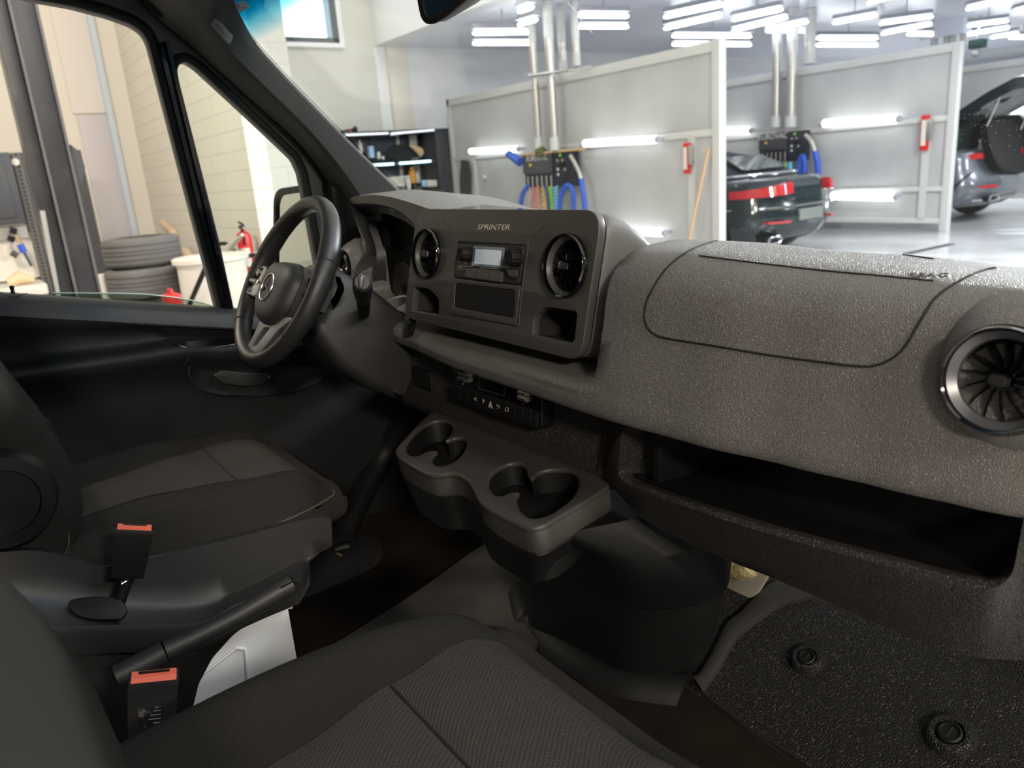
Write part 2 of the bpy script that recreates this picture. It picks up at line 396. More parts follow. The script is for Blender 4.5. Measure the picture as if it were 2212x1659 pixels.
# frame round storage box and radio
fo = rpoly([v.to_3d() for v in L(pf, [z3(*p) for p in [(497, 704), (1085, 772), (1046, 1116), (466, 1010)]])], .003)
bh2 = rpoly([v.to_3d() for v in L(pf, [z3(*p) for p in [(512, 738), (1052, 800), (1034, 1062), (498, 965)]])], .010)
finish(plate(pf, [fo, bh2], -.004, .0022, .0012), 'storage_box_frame', M['panel'], dash)
finish(plate(pf, [rpoly([v.to_3d() for v in L(pf, [z3(*p) for p in [(534, 370), (1132, 402), (1052, 1128), (460, 1018)]])], .004)], -.003, .0006, .0003), 'stack_recess', M['seam'], dash)
# wordmark
a, b = pf.px(*z3(702, 250)), pf.px(*z3(988, 252)); dlt = b - a
bm = text_bm(pf, 'SPRINTER', .0125, (a.x + b.x) / 2, (a.y + b.y) / 2, .0004, .0005, .22, sx=1.0)
xs = [pf.l(v.co).x for v in bm.verts]; k = dlt.length / (max(xs) - min(xs)); bm.free()
finish(text_bm(pf, 'SPRINTER', .0125, (a.x + b.x) / 2, (a.y + b.y) / 2, .0004, .0005, .22, sx=k, rot=math.atan2(dlt.y, dlt.x)), 'wordmark', M['silver'], dash)

# ---- radio
radio = finish(plate(pf, [rpoly([v.to_3d() for v in L(pf, [z3(*p) for p in [(548, 400), (1122, 420), (1082, 752), (520, 690)]])], .004)], -.002, .0035, .001), 'radio', M['trim'], dash)
bm = NB()
def quad_plate(pts, c0, c1, r=.001, bev=.0004, fr=pf): return plate(fr, [rpoly([v.to_3d() for v in L(fr, pts)], r, 3)], c0, c1, bev)
M['screen_edge'] = mat('screen_bezel', (0.16, 0.20, 0.24), 0.12)
M['screen'] = mat('screen_glare', (0.42, 0.46, 0.49), 0.10, emis=((0.62, 0.68, 0.74), 0.22))  # screen is off; pale colour and glow stand for reflected light
finish(quad_plate([z3(*p) for p in [(688, 418), (958, 433), (942, 614), (668, 590)]], .003, .0045), 'display_surround', M['screen_edge'], radio)
finish(quad_plate([z3(*p) for p in [(708, 446), (934, 460), (920, 590), (694, 570)]], .0045, .005), 'display', M['screen'], radio)
def knob(fr, cx, cy, r, h, par, name='knob', base=.0035):
    o = fr.w(cx, cy, base); b = NB()
    secs = []; U, W_, A = fr.u, fr.v, fr.n; seg = 48
    for rr, hh in [(1.12, 0), (1.12, .15), (1.0, .2), (.96, .85), (.9, .97), (.72, 1.0), (.70, .93), (0.001, .93)]:
        secs.append([o + A * hh * h + (U * math.cos(t) + W_ * math.sin(t)) * rr * r * (1 + (.05 * math.cos(12 * t) if .18 < hh < .9 and rr < 1.05 else 0)) for t in [2 * math.pi * k / seg for k in range(seg)]])
    loft(b, secs); return finish(b, name, M['trim_dark'], par, 30)
k1, k2 = pf.px(*z3(592, 487), .012), pf.px(*z3(1022, 520), .012)
knob(pf, k1.x, k1.y, .0115, .020, radio); knob(pf, k2.x, k2.y, .0125, .020, radio)
for pts in ([(545, 583), (628, 588), (607, 637), (540, 630)], [(985, 626), (1078, 633), (1070, 688), (1005, 682)]):
    finish(quad_plate([z3(*p) for p in pts], .003, .0055, .0012), 'menu_button', M['panel'], radio)
TOPK, BOTK = [(632, 612), (672, 614), (716, 618), (762, 622), (810, 628), (858, 634), (907, 640), (952, 650)], [(622, 686), (664, 694), (708, 702), (755, 709), (800, 716), (848, 723), (895, 729), (944, 735)]
for i in range(7):
    (ax, ay), (bx, by), (cx_, cy_), (dx_, dy_) = TOPK[i], TOPK[i + 1], BOTK[i + 1], BOTK[i]
    finish(quad_plate([z3(*p) for p in [(ax + 2, ay), (bx - 2, by), (cx_ - 2, cy_), (dx_ + 2, dy_)]], .003, .0085, .0015, .0006), 'preset_button', M['panel'], radio)
finish(tube(NB(), [pf.w(*pf.px(*z3(*p)), .005) for p in [(620, 600), (700, 600), (880, 622), (955, 628), (972, 660), (1000, 700), (1060, 712)]], .0009, 6), 'chrome_line', M['chrome'], radio)
for s, p, sz in (('C', (556, 562), .005), ('SCROLL', (982, 605), .005), ('^', (575, 610), .009), ('<', (822, 682), .007), ('>', (872, 688), .007), ('o)', (620, 566), .005)):
    c_ = pf.px(*z3(*p)); finish(text_bm(pf, s, sz, c_.x, c_.y, .0086 if p[1] > 670 else .0058, .0001), 'printing', M['text_dim'], radio)

# ---- round vents
M['satin_grey'] = mat('satin_spoke_grey', (0.20, 0.20, 0.21), 0.35, metal=0.7)
M['satin'] = mat('satin_ring', (0.14, 0.14, 0.145), 0.35, metal=0.6)
def vent(o, n, r, par, face='black', wide=False):
    n = V(n).normalized(); fr = Fr(o, (1, 0, 0), n)
    root = finish(lathe(NB(), o, n, [(r * .80, -.03), (r * .98, -.006), (r * 1.0, .001), (r * .985, .006), (r * .95, .0085), (r * .915, .007), (r * .90, .001), (r * .90, -.004), (r * .80, -.03)], 56), 'air_vent', M['gloss'], par)
    b = lathe(NB(), o, n, [(r * .905, .0), (r * .90, .002), (r * (.76 if wide else .80), -.004), (r * (.755 if wide else .795), -.012)], 56, False)
    finish(b, 'inner_ring', M['satin'] if wide else M['panel'], root)
    finish(lathe(NB(), o, n, [(r * .80, -.006), (r * .79, -.012), (r * .55, -.034), (.0, -.036)], 40, False), 'vent_bowl', M['black'], root)
    for k in range(14):
        t = 2 * math.pi * (k + .5) / 14; b = NB(); q = []
        for s in range(5):
            u_ = s / 4; rr = lerp(.20, .78, u_) * r; tt = t + .16 * u_
            q.append(fr.w(rr * math.cos(tt), rr * math.sin(tt), lerp(-.004, -.010, u_)))
        nx = V(fr.w(-math.sin(t), math.cos(t), 0)) - fr.o
        loft(b, [[p + nx * .0008, p - nx * .0008, p - nx * .0028 - n * .014, p - nx * .0012 - n * .014] for p in q])
        finish(b, 'fin', M['gloss'], root)
    b = NB(); hub = rpoly([V((x, y, 0)) for x, y in [(-.0105, -.0065), (.0105, -.0065), (.0105, .0065), (-.0105, .0065)]], .0055, 5)
    g = lambda lp, k, c: [fr.w(p.x * k, p.y * k, c) for p in lp]
    loft(b, [g(hub, 1.5, -.02), g(hub, 1.15, -.004), g(hub, 1.05, .004), g(hub, .98, .0055), g(hub, .82, .0058), g(hub, .80, .0045)]); finish(b, 'vent_knob', M['chrome'], root)
    b = NB(); loft(b, [g(hub, .80, .0046), g(hub, .76, .0056), g(hub, .5, .006)]); finish(b, 'knob_pad', M['trim'], root)
    return root
nv = V((0, -1, .2)).normalized()
vent(pf.w(vl.x, vl.y, .001), nv, .0475, dash); vent(pf.w(vr.x, vr.y, .001), nv, .0475, dash)
fo_ = P(2160, 822, Y=.018); fv = vent(fo_, (.02, -1, .18), .050, dash, wide=True)
vent(P(738, 585, Y=.045), (-.05, -1, .2), .046, dash)
# raised collar of dash leather round the outer vents
for o_ in (fo_, P(738, 585, Y=.045)):
    b = lathe(NB(), o_, (0.02, -1, .18), [(.082, -.040), (.070, -.020), (.060, -.009), (.054, -.003), (.051, -.001), (.0495, -.003), (.049, -.02)], 48, False); finish(b, 'vent_collar', M['leather'], dash, 60)

# ---- climate control unit below the lip
hf = Fr((0, .0, 1.063), (1, 0, 0), (0, -1, .15))
g6 = lambda pts, fr=hf, c=0: [fr.px(*z6(*p), c).to_3d() for p in pts]
clim = finish(plate(hf, [rpoly(g6([(570, 150), (1120, 300), (1182, 350), (1172, 590), (1130, 580), (566, 375)]), [.004, .01, .01, .006, .01, .012], 5)], -.03, 0, .0012), 'climate_control', M['gloss'], dash)
finish(plate(hf, [rpoly(g6([(568, 284), (1140, 468), (1160, 486), (1158, 584), (1110, 568), (830, 480), (780, 452), (640, 405), (568, 378)]), .003, 4)], .0002, .004, .0012), 'button_strip', M['trim_dark'], clim)
for i in range(1, 11):
    x0, y0, y1 = 568 + i * 53.5, 284 + i * 17.2, 380 + i * 17.5
    finish(tube(NB(), [hf.w(*hf.px(*z6(x0 + 3, y0 + 6), .004), .0041), hf.w(*hf.px(*z6(x0, y1 - 8), .004), .0041)], .0004, 4), 'button_gap', M['seam'], clim)
finish(plate(hf, [rpoly(g6([(747, 235), (928, 292), (924, 368), (745, 318)]), .001, 3), rpoly(g6([(751, 240), (924, 295), (920, 363), (749, 314)]), .001, 3)], .0001, .0008, .0001), 'display_outline', M['satin'], clim)
for cx_, cy_ in ((635, 232), (1054, 364)):
    c_ = hf.px(*z6(cx_, cy_), .004); b = NB()
    for dy, rr in ((.0045, .0058), (-.0045, .0058)):
        o_ = hf.w(c_.x, c_.y + dy, .003); tube(b, [o_ - hf.u * .0105, o_ + hf.u * .0105], rr, 16)
    finish(b, 'rocker_switch', M['silver'], clim, 30)
for p, col in (((640, 190), (0.6, .02, .02)), ((640, 284), (.05, .35, .7)), ((1058, 316), (.6, .58, .55)), ((1054, 422), (.6, .58, .55))):
    c_ = hf.px(*z6(*p)); key = 'mark%d' % int(col[0] * 100); M.setdefault(key, mat('indicator', col, .5))
    b = NB(); box(b, hf.w(c_.x, c_.y, .0005), (.0014, .003, .0006), hf.rot()); finish(b, 'indicator', M[key], clim)
def htext(s, p, sz): 
    c_ = hf.px(*z6(*p), .004); finish(text_bm(hf, s, sz, c_.x, c_.y, .0042, .0001), 'printing', M['text'], clim)
htext('AC', (727, 390), .0075)
for k in (1.0, .5):
    c_ = hf.px(*z6(828, 430), .004); tr = [V((c_.x + k * .0075 * math.sin(t), c_.y - .001 + k * .0075 * math.cos(t), 0)) for t in (0, 2.094, 4.189)]
    finish(tube(NB(), [hf.w(p.x, p.y, .0043) for p in tr], .00035, 5, True), 'hazard_symbol', M['text'], clim)
for p in ((776, 402), (880, 440), (940, 460)):
    c_ = hf.px(*z6(*p), .004); b = NB()
    if p[0] == 940:
        tube(b, [hf.w(c_.x + a, c_.y + e, .0043) for a, e in ((-.0045, -.003), (-.004, .001), (-.001, .003), (.0045, .003), (.0045, -.003))], .0004, 5, True)
    else:
        lathe(b, hf.w(c_.x + (.001 if p[0] == 776 else -.002), c_.y + .0015, .0042), hf.n, [(.0018, 0), (.0018, .0003), (.0, .0003)], 12)
        tube(b, [hf.w(c_.x - .002, c_.y - .004, .0043), hf.w(c_.x + .003, c_.y - .002, .0043), hf.w(c_.x + .004, c_.y + .003, .0043)], .0004, 5)
    finish(b, 'symbol', M['text'], clim)
# ---- lower fascia
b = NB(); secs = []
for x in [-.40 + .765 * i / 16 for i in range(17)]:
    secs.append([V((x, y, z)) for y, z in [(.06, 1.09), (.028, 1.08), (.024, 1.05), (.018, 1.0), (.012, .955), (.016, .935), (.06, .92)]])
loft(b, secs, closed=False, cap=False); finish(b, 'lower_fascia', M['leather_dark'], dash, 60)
for a_, b_ in (((1312, 897), (1291, 1020)), ((966, 797), (952, 888))):
    pa, pb = P(*a_, Y=.020), P(*b_, Y=.011); finish(tube(NB(), [pa, pb], .001, 6), 'fascia_seam', M['seam'], dash)
pa = P(915, 818, Y=.02); b = NB(); box(b, pa, (.075, .012, .045), None, .003)
lowv = finish(b, 'storage_flap', M['trim_dark'], dash)
for k in range(5):
    b = NB(); box(b, pa + V((-.024 + k * .012, -.0065, 0)), (.0018, .002, .034)); finish(b, 'rib', M['black'], lowv)

# ---- cup holder tray on its pedestal
tray = thing('cup_holder_tray', (.12, .0, FL), 'twin cup holder tray on black centre pedestal below the climate controls', 'cup holder')
tf = Fr((0, .012, .950), (1, 0, 0), (0, -.082, 1))
g7 = lambda pts: [tf.px(*z6(*p)).to_3d() for p in pts]
tout = g7([(455, 466), (400, 495), (330, 560), (250, 645), (188, 715), (176, 745), (200, 785), (290, 840), (370, 885), (430, 902), (500, 898), (560, 890), (620, 900), (690, 950), (730, 1020), (760, 1090), (830, 1145), (950, 1210), (1060, 1262), (1130, 1275), (1200, 1258), (1290, 1200), (1450, 1110), (1655, 978), (1560, 912), (1300, 805), (1000, 690), (760, 590), (580, 515)])
tout = rpoly(tout, .010, 3)
h1 = catmull(g7([(232, 715), (262, 655), (340, 578), (430, 536), (520, 528), (572, 560), (578, 600), (556, 640), (536, 662), (570, 650), (630, 645), (668, 662), (676, 700), (645, 765), (580, 825), (500, 855), (440, 850), (415, 825), (412, 790), (436, 758), (444, 748), (400, 752), (345, 778), (290, 787), (246, 768)]), 4, True)
h2 = catmull(g7([(798, 960), (815, 908), (870, 860), (950, 826), (1035, 820), (1082, 848), (1098, 888), (1110, 918), (1140, 890), (1210, 868), (1300, 860), (1385, 870), (1438, 910), (1452, 970), (1420, 1050), (1350, 1120), (1250, 1185), (1150, 1215), (1070, 1205), (1012, 1150), (990, 1090), (998, 1045), (1004, 1032), (960, 1040), (905, 1060), (850, 1055), (808, 1010)]), 4, True)
finish(plate(tf, [off_loop(tout, .985), h1, h2], -.010, 0, .004, 3), 'tray_top', M['cup'], tray, 40)
b = NB(); loft(b, [to3(tf, off_loop(tout, .99), -.004), to3(tf, off_loop(tout, 1.002), -.009), to3(tf, off_loop(tout, 1.004), -.038), to3(tf, off_loop(tout, .995), -.043), to3(tf, off_loop(tout, .97), -.044)], cap=False); finish(b, 'tray_skirt', M['cup'], tray, 50)
for h_ in (h1, h2):
    b = NB(); lo = off_loop(h_, .90); loft(b, [to3(tf, off_loop(h_, .985), -.006), to3(tf, off_loop(h_, .95), -.03), to3(tf, lo, -.105)], cap=False)
    finish(b, 'cup_well', M['trim_dark'], tray, 60)
    b = plate(tf, [lo], -.109, -.105); finish(b, 'well_floor', M['black'], tray)
M['rubber_mat'] = mat('coin_mat', (0.16, 0.10, 0.06), 0.7)
c_ = tf.px(*z6(1100, 1180), -.083); b = NB()
for k in range(5): box(b, tf.w(c_.x + .004 - k * .004, c_.y + .01, -.0835), (.0018, .024, .002), tf.rot())
finish(b, 'ribbed_insert', M['rubber_mat'], tray)
b = NB(); lo = [V(p) for p in tout]
loft(b, [to3(tf, off_loop(lo, .985), -.044), to3(tf, off_loop(lo, .995), -.047), to3(tf, off_loop(lo, .97), -.055), to3(tf, off_loop(lo, .86), -.11)]); finish(b, 'tray_underside', M['trim_dark'], tray, 50)
def ring(z, pts, r=.04): return [V((p.x, p.y, z)) for p in rpoly([V((x, y, 0)) for x, y in pts], r, 5)]
b = NB(); loft(b, [ring(.905, [(.03, -.08), (.27, -.115), (.315, .0), (.33, .16), (.25, .2), (.03, .2)], .03), ring(.85, [(.01, -.03), (.31, -.04), (.37, .05), (.37, .13), (.24, .36), (.0, .4)], .04),
                   ring(.76, [(-.015, .01), (.30, .03), (.355, .12), (.355, .175), (.21, .40), (-.01, .42)], .05), ring(.717, [(-.025, .02), (.285, .045), (.34, .14), (.34, .20), (.19, .42), (-.02, .43)], .05)])
finish(b, 'pedestal_upper', M['trim_dark'], tray, 50)
b = NB(); loft(b, [ring(.712, [(-.025, .022), (.285, .05), (.335, .143), (.335, .20), (.185, .42), (-.02, .43)], .05), ring(.62, [(-.05, .03), (.25, .06), (.32, .155), (.32, .195), (.16, .42), (-.03, .43)], .06),
                   ring(FL + .01, [(-.085, .06), (.20, .10), (.258, .18), (.262, .22), (.10, .42), (-.05, .43)], .06)])
finish(b, 'pedestal_base', M['trim_dark'], tray, 50)

# ---- open passenger shelf
shelf = thing('dashboard_shelf', (.6, .1, .95), 'deep open black storage shelf under the passenger dash, brown-grey rim', 'shelf')
RIM = [((1348, 925), 1.075), ((1342, 985), 1.03), ((1348, 1028), 1.002), ((1420, 1060), .995), ((1560, 1108), 1.0), ((1700, 1150), 1.004), ((1900, 1203), 1.01), ((2080, 1248), 1.016), ((2150, 1255), 1.018), ((2190, 1225), 1.035), ((2206, 1160), 1.07), ((2216, 1110), 1.09)]
def rimp(p, z, dx=0, dy=0): return P(p[0], p[1], Z=z) + V((dx, dy, 0))
rim = [P(p[0], p[1], Y=interp([(1340, -.012), (1500, -.03), (1700, -.022), (1900, -.008), (2150, .008), (2220, .02)], p[0])) for p, z in RIM]
rimc = catmull(rim, 6)
BOT = [(1300, 1035), (1310, 1048), (1330, 1060), (1400, 1128), (1560, 1205), (1660, 1245), (1800, 1305), (2000, 1392), (2100, 1418), (2150, 1424), (2212, 1424), (2300, 1400)]
bot = catmull([P(x, y, Y=interp([(1300, .012), (1400, .01), (1700, .035), (2000, .035), (2300, .05)], x)) for x, y in BOT], 6)
b = NB(); n_ = min(len(rimc), len(bot)); secs = []
for i in range(n_):
    r_, q_ = rimc[i], bot[i]; m_ = (r_ + q_) / 2 + V((0, -.004, 0)); c0 = sum(rim, V()) / len(rim)
    inn = V(((c0.x - r_.x) * 1.2, .9, 0)).normalized()
    secs.append([r_ + inn * .05 + V((0, 0, -.012)), r_ + inn * .012 + V((0, 0, -.001)), r_, r_ + V((0, -.004, -.006)), lerp(r_, q_, .15) + V((0, -.006, 0)), lerp(r_, q_, .5) + V((0, -.006, 0)), lerp(r_, q_, .85), q_, q_ + V((0, .04, .0))])
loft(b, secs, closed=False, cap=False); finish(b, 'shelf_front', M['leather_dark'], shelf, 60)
# black tray interior
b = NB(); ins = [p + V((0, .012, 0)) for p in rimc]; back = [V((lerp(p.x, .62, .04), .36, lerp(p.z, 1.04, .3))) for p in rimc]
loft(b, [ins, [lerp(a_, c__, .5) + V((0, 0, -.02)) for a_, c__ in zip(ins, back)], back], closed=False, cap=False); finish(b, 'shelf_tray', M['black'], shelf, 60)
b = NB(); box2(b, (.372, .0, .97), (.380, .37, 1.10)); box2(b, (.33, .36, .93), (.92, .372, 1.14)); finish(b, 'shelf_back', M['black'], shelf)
b = NB(); tube(b, [P(*p, Y=.3) for p in ((2060, 1090), (2050, 1120), (2075, 1135), (2090, 1115))], .0025, 6); finish(b, 'cable_clip', M['trim'], shelf)

# ---- instrument binnacle
clus = thing('instrument_binnacle', (-.42, .12, 1.14), 'hooded instrument binnacle with glossy dark display behind the steering wheel', 'instrument cluster')
def Y_(pts, y): return [P(*p, Y=y) for p in pts]
rimo = catmull(Y_([zC(*p) for p in [(905, 735), (903, 690), (925, 620), (968, 545), (972, 500), (960, 430), (915, 300), (882, 200), (884, 160), (920, 140), (1000, 133), (1080, 134), (1180, 150), (1300, 185), (1420, 225), (1500, 245)]], .05), 5)
edge2 = catmull(Y_([zC(*p) for p in [(925, 745), (920, 700), (945, 620), (985, 545), (990, 500), (975, 430), (925, 300), (884, 205), (895, 196), (940, 190), (1000, 190), (1080, 196), (1160, 215), (1240, 255), (1310, 315), (1330, 345)]], .055), 5)
bez = catmull(Y_([zC(*p) for p in [(1050, 870), (1040, 800), (1040, 700), (1035, 600), (1025, 540), (1005, 470), (975, 370), (952, 290), (960, 262), (1000, 255), (1060, 250), (1130, 262), (1200, 285), (1260, 310), (1310, 345), (1330, 372)]], .10), 5)
wl = lambda i: max(0, min(1, (38 - i) / 10))
b = NB(); back_ = [V((p.x * .96 - .015 - .33 * wl(i), .30, min(p.z, 1.40) - .02 if p.z > 1.3 else p.z)) for i, p in enumerate(rimo)]
loft(b, [back_, [p + V((-.175 * wl(i), .10, .004)) for i, p in enumerate(rimo)], [p + V((-.035 * wl(i), .02, .002)) for i, p in enumerate(rimo)], rimo, edge2], closed=False, cap=False); finish(b, 'hood', M['leather'], clus, 50)
b = NB(); loft(b, [edge2, [lerp(a_, c__, .5) + V((0, .02, 0)) for a_, c__ in zip(edge2, bez)], bez], closed=False, cap=False); finish(b, 'hood_lining', M['panel_side'], clus, 60)
b = NB(); inb = [V((lerp(p.x, -.42, .06), .13, lerp(p.z, 1.27, .06))) for p in bez]
loft(b, [bez, inb], closed=False, cap=False); finish(b, 'display_bezel', M['trim'], clus, 60)
cf = Fr((-.42, .135, 1.27), (1, 0, 0), (0, -1, .0))
b = NB(); box2(b, (-.64, .137, 1.12), (-.27, .15, 1.335)); finish(b, 'gauge_panel', M['trim_dark'], clus)
scr = [cf.px(*zC(*p)).to_3d() for p in [(1000, 312), (1120, 312), (1260, 340), (1420, 400), (1400, 560), (1280, 510), (1150, 485), (1040, 492)]]
finish(plate(cf, [rpoly(scr, .008, 5)], 0, .003, .001), 'display', M['gloss'], clus)
ctr = cf.px(*zC(1250, 735)); R0 = .055
M['gauge'] = mat('gauge_face', (0.022, 0.021, 0.02), .4)
b = NB(); lathe(b, cf.w(ctr.x + .012, ctr.y - .012, .001), cf.n, [(.062, 0), (.062, .002), (.058, .003), (0, .003)], 48); gauge = finish(b, 'speed_gauge', M['gauge'], clus)
for i in range(34):
    t = math.radians(215 - i * 8); c_ = V((ctr.x + .012, ctr.y - .012)); l_ = .006 if i % 4 == 0 else .003
    b = NB(); tube(b, [cf.w(c_.x + math.cos(t) * r, c_.y + math.sin(t) * r, .0035) for r in (.055 - l_, .055)], .0005, 4)
    if i % 2 == 0: finish(b, 'gauge_tick', M['text_dim'], gauge)
    else: b.free()
for i, s in enumerate(('0', '20', '40', '60', '80', '100')):
    t = math.radians(213 - i * 24); finish(text_bm(cf, s, .009, ctr.x + .012 + math.cos(t) * .040, ctr.y - .012 + math.sin(t) * .040, .0035, .0001), 'gauge_number', M['text_dim'], gauge)
M['needle'] = mat('needle_red', (0.7, 0.08, 0.03), .4)
c_ = V((ctr.x + .012, ctr.y - .012)); t = math.radians(213)
b = NB(); tube(b, [cf.w(c_.x, c_.y, .006), cf.w(c_.x + math.cos(t) * .048, c_.y + math.sin(t) * .048, .006)], [.0018, .0006], 6); finish(b, 'gauge_needle', M['needle'], gauge)
b = NB(); lathe(b, cf.w(c_.x, c_.y, .003), cf.n, [(.009, 0), (.009, .005), (.007, .007), (0, .007)], 20); finish(b, 'needle_cap', M['black'], gauge)
# round cup recess below the binnacle and start button strip
rc = P(*zC(1160, 900), Y=.03); b = NB()
lathe(b, rc, (0, -.35, 1), [(.055, -.05), (.047, .0), (.044, .004), (.040, .002), (.038, -.04), (0, -.045)], 40); finish(b, 'binnacle_cup_holder', M['panel_side'], clus, 40)
sf = Fr(P(*zC(1288, 1020), Y=-.012), (1, 0, 0), (0, -1, .25)); sp = [sf.px(*zC(*p)).to_3d() for p in [(1272, 945), (1318, 955), (1325, 1000), (1305, 1100), (1255, 1108), (1258, 1040)]]
sb = finish(plate(sf, [rpoly(sp, .006, 4)], -.004, .003, .001), 'start_button_strip', M['gloss'], dash)
finish(tube(NB(), to3(sf, rpoly(sp, .006, 4), .002), .0009, 6, True), 'chrome_surround', M['chrome'], sb)
c_ = sf.px(*zC(1290, 1005)); finish(lathe(NB(), sf.w(c_.x, c_.y, .003), sf.n, [(.009, 0), (.009, .003), (.007, .004), (0, .0035)], 24), 'start_button', M['trim'], sb)

# ---- steering column and wheel
WC = V((-.445, -.193, 1.231)); AL = 0.5475
wf = Fr(WC, (1, 0, 0), V((0, -math.cos(AL), math.sin(AL))))
colm = thing('steering_column', (-.445, .0, 1.1), 'dark grey steering column shroud with gear selector stalk behind the wheel', 'steering column')
b = NB()
def oct_(cx, cy, w_, h_, c, r=.03): return [wf.w(p.x, p.y, c) for p in rpoly([V((cx - w_, cy - h_, 0)), V((cx + w_, cy - h_, 0)), V((cx + w_, cy + h_, 0)), V((cx - w_, cy + h_, 0))], r, 5)]
loft(b, [oct_(0, .0, .05, .05, -.045), oct_(0, 0, .062, .06, -.05), oct_(0, -.01, .075, .075, -.08), oct_(.0, -.03, .085, .09, -.14), oct_(.0, -.05, .09, .09, -.22), oct_(0, -.05, .09, .09, -.30)])
finish(b, 'column_shroud', M['trim'], colm, 50)
b = NB(); box(b, V((-.50, .05, 1.05)), (.24, .10, .12), None, .03); finish(b, 'knee_panel', M['black'], colm, 50)
s0, s1 = wf.w(.085, .01, -.075), None
k0, k1_ = P(*zC(975, 900), Y=-.10), P(*zC(965, 735), Y=-.19)
b = NB(); tube(b, [k0 + (k0 - k1_) * .4, k0, lerp(k0, k1_, .45)], [.011, .013, .013], 14); finish(b, 'stalk_base', M['black'], colm)
b = NB(); dd = (k1_ - k0).normalized(); tube(b, [lerp(k0, k1_, .3), lerp(k0, k1_, .5), lerp(k0, k1_, .8), k1_, k1_ + dd * .004], [.012, .015, .017, .016, .012], 20); finish(b, 'selector_stalk', M['trim'], colm)
ff = Fr(k1_ + dd * .002, (1, 0, 0), (-.25, -1, .25)); b = plate(ff, [rpoly([V((x, y, 0)) for x, y in [(-.012, -.011), (.012, -.011), (.012, .011), (-.012, .011)]], .006, 5)], 0, .007, .002); finish(b, 'selector_button', M['satin'], colm)
b = NB(); pp = [zC(*p) for p in [(800, 715), (825, 770), (790, 850), (735, 925)]]; q = [P(*p, Y=-.13) for p in pp]
loft(b, [[p + V((a, 0, c)) for a, c in ((-.012, -.006), (.010, -.004), (.010, .006), (-.012, .006))] for p in q]); finish(b, 'shift_paddle', M['trim'], colm, 50)
# wheel
whl = thing('steering_wheel', tuple(WC), 'black leather steering wheel with round star emblem on its hub', 'steering wheel')
seg = 72; Rm = .1735
b = NB(); rings = []
for i in range(seg):
    t = 2 * math.pi * i / seg; ring_ = []
    flat = .010 * max(0, -math.sin(t)) ** 3; rr = Rm - flat
    grip = .0165 + .002 * math.exp(-((math.sin(t) - .35) / .35) ** 2)
    for k in range(16):
        a_ = 2 * math.pi * k / 16; ring_.append(wf.w((rr + grip * .95 * math.cos(a_)) * math.cos(t), (rr + grip * .95 * math.cos(a_)) * math.sin(t), grip * 1.12 * math.sin(a_)))
    rings.append(ring_)
loft(b, rings, loop=True); finish(b, 'rim', M['wheel'], whl, 60)
for s_ in (1,):
    for tt in (205, 335):
        pass
# stitched joint rings on the rim
for tdeg in (18, 162, 215, 325):
    t = math.radians(tdeg); b = NB(); q = [wf.w((Rm + .0178 * math.cos(a_)) * math.cos(t), (Rm + .0178 * math.cos(a_)) * math.sin(t), .0202 * math.sin(a_)) for a_ in [2 * math.pi * k / 16 for k in range(16)]]
    tube(b, q, .0008, 5, True); finish(b, 'grip_joint', M['seam'], whl)
hubl = rpoly([V((x, y, 0)) for x, y in [(-.080, .032), (-.055, .060), (.060, .060), (.090, .032), (.082, -.040), (.04, -.070), (-.03, -.070), (-.070, -.040)]], .03, 6)
HO = -.020
g = lambda lp, k, c: [wf.w(p.x * k, HO + p.y * k, c) for p in lp]
b = NB(); loft(b, [g(hubl, .9, -.05), g(hubl, 1.02, -.03), g(hubl, 1.04, -.005), g(hubl, 1.0, .008), g(hubl, .93, .017), g(hubl, .80, .024), g(hubl, .55, .0275), g(hubl, .3, .029), g(hubl, .02, .0295)]); finish(b, 'hub', M['hub'], whl, 60)
finish(tube(NB(), g(hubl, 1.045, .002), .0008, 5, True), 'hub_joint', M['seam'], whl)
for sx in (-1, 1):
    dc = .006 if sx < 0 else -.024
    b = NB(); loft(b, [[wf.w(sx * x, y0 - .018, c0 + dc), wf.w(sx * x, y1 - .018, c0 + dc), wf.w(sx * x, y1 - .018, c1 + dc), wf.w(sx * x, y0 - .018, c1 + dc)] for x, y0, y1, c0, c1 in ((.055, -.030, .040, -.012, .008), (.10, -.024, .038, -.012, .004), (.140, -.020, .030, -.010, .003), (.168, -.016, .026, -.008, .004))])
    finish(b, 'side_spoke', M['trim'], whl, 40)
    b = NB(); pl = rpoly([V((sx * x, y, 0)) for x, y in ((.072, -.044), (.140, -.040), (.150, -.020), (.132, .012), (.100, .024), (.072, .022))], .008, 4)
    loft(b, [[wf.w(p.x, p.y, .002 + dc) for p in pl], [wf.w(p.x, p.y, .012 + dc) for p in pl], [wf.w(p.x * .98, p.y * .95, .0135 + dc) for p in pl]]); kp = finish(b, 'switch_pad', M['gloss'], whl)
    finish(tube(NB(), [wf.w(p.x, p.y, .011 + dc) for p in pl], .0010, 6, True), 'pad_trim', M['chrome'], kp)
    b = NB(); tube(b, [wf.w(sx * .094, -.012, .0155 + dc), wf.w(sx * .130, -.012, .0155 + dc)], .004, 12); finish(b, 'roller', M['chrome'], kp)
    for s, x, y in (('ok', .100, .010), ('+', .122, .006), ('R', .100, -.030), ('T', .128, -.030)):
        finish(text_bm(wf, s, .009, sx * x, y, .0138 + dc, .0001), 'printing', M['text'], kp)
Wp = lambda pts: [V((*wf.px(*zC(*p)), 0)) for p in pts]
so_ = rpoly(Wp([(270, 1010), (330, 985), (480, 985), (480, 1000), (400, 1060), (330, 1150), (255, 1240), (205, 1264), (163, 1250), (172, 1205), (225, 1110)]), .006, 3)
sl_ = rpoly(Wp([(300, 1045), (350, 1045), (300, 1110), (245, 1180), (210, 1192), (225, 1160), (262, 1100)]), .003, 3)
